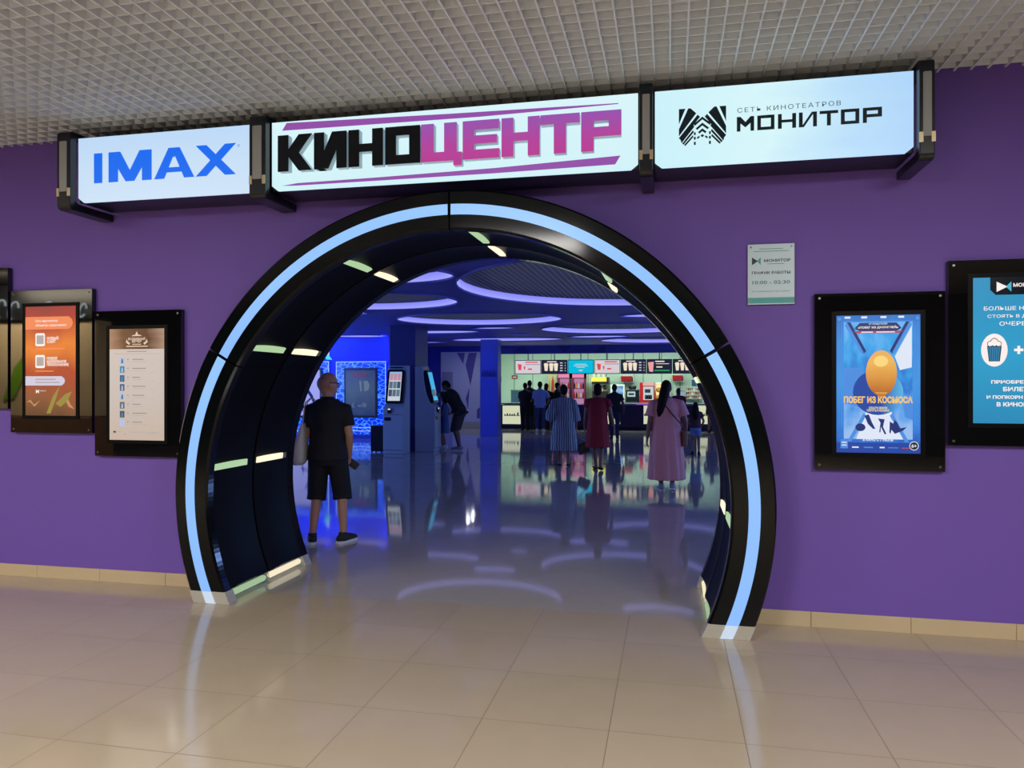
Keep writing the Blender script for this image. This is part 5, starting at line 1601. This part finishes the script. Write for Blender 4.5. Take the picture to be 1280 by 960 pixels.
# 8 - 11 dark figures along the counter
person('person in dark navy clothes furthest left at the snack counter', spot(656.5, 20.35), 1.68, view_rz(656), wrists=((-.14, .30, 1.0), (.2, .26, 1.05)), w=1.05, skin=(96, 68, 60), top=(M_navy, .84, .03, .7), bottom=(M_navy2, .1), shoe=(M_blk, M_blk, 'trainer'), hair=(M_hb, CAP), voxel=.011)
person('taller person in black just behind the leftmost customer at the counter', spot(662, 20.95), 1.77, view_rz(662), wrists=((-.14, .30, 1.0), (.2, .26, 1.05)), w=1.0, skin=(150, 120, 100), top=(M_blk, .84, .03, .7), bottom=(M_blk, .1), shoe=(M_blk, M_blk, 'trainer'), hair=(M_hb, CAP), voxel=.011)
person('dark haired person in black between the pale blue shirt and the striped dress', spot(683, 20.6), 1.66, view_rz(683) - R(20), wrists=((-.14, .30, 1.0), (.24, .22, 1.0)), w=1.15, skin=(110, 80, 70), top=(M_blk, .84, .03, .8), bottom=(M_navy2, .1), shoe=(M_blk, M_blk, 'trainer'), hair=(M_hb, CAP + [('b', (0, -.06, -.08), (.08, .06, .08))]), voxel=.011)
mq_, am_ = person('person in black turned sideways, head just left of the striped dress', spot(697, 20.3), 1.69, view_rz(697) - R(75), wrists=((-.14, .30, 1.0), (.2, .26, 1.05)), w=1.05, skin=(150, 120, 110), top=(M_blk, .84, .03, .8), bottom=(M_blk, .1), shoe=(M_blk, M_blk, 'trainer'), hair=(M_hb, CAP), voxel=.011)
# 12 maroon person partly behind pink dress, 13 at the arch edge
person('person in a maroon dress at the counter, mostly hidden behind the woman in pink', spot(848, 19.6), 1.50, view_rz(848), wrists=((-.2, .25, 1.0), (.2, .25, 1.0)), w=1.15, skin=SKD, dress=(mat('maroon_cotton', srgb(96, 26, 48), rough=.8), .42, .25, .2, .6, .08, .02), shoe=(M_blk, M_blk, 'sandal'), hair=(mat('maroon_scarf', srgb(70, 20, 40), rough=.8), CAP + [('b', (0, -.05, -.08), (.08, .07, .08))]), voxel=.011)
person('person in a short dark maroon dress at far right by the arch edge', spot(890, 20.4), 1.70, view_rz(890), wrists=((-.2, .25, 1.0), (.2, .25, 1.0)), w=1.0, skin=(150, 100, 84), dress=(mat('dark_maroon_cotton', srgb(66, 26, 36), rough=.8), .62, .22, .18, .6, .08, .02), shoe=(M_blk, M_blk, 'trainer'), hair=(M_hb, CAP), voxel=.011)
# 14 leaning man at the kiosk and the child beside him
kx = spot(575, 12.2)
person('man in black shirt leaning over and reaching to the ticket kiosk screen', kx, 1.80, view_rz(570) + R(68), feet=((-.09, -.02, 0), (.12, .06, 0)), toe=(10, 20), wrists=((-.10, .72, 1.46), (.24, .26, .95)),
       lean=R(30), pitch=R(14), w=1.08, skin=(96, 62, 52), top=(M_blk, .82, .035, .6), bottom=(mat('dark_brown_shorts', srgb(58, 46, 50), rough=.85), .46), shoe=(mat('pale_trainer', (0, 0, 0)), M_sole, 'trainer'), hair=(M_hb, CAP), elbow=(0, 0, -1))
person('child in a light blue dress standing between the leaning man and the kiosk', spot(555.5, 12.75), 1.34, view_rz(555) + R(70), wrists=((-.16, .24, 1.0), (.2, .1, .95)), w=.9, skin=(120, 86, 76), dress=(mat('soft_blue_cotton', srgb(74, 92, 150), rough=.8), .50, .21, .17, .6, .08, .02), shoe=(M_sole, M_sole, 'trainer'), hair=(M_hb, CAP + [('b', (0, -.06, -.08), (.08, .06, .09))]))
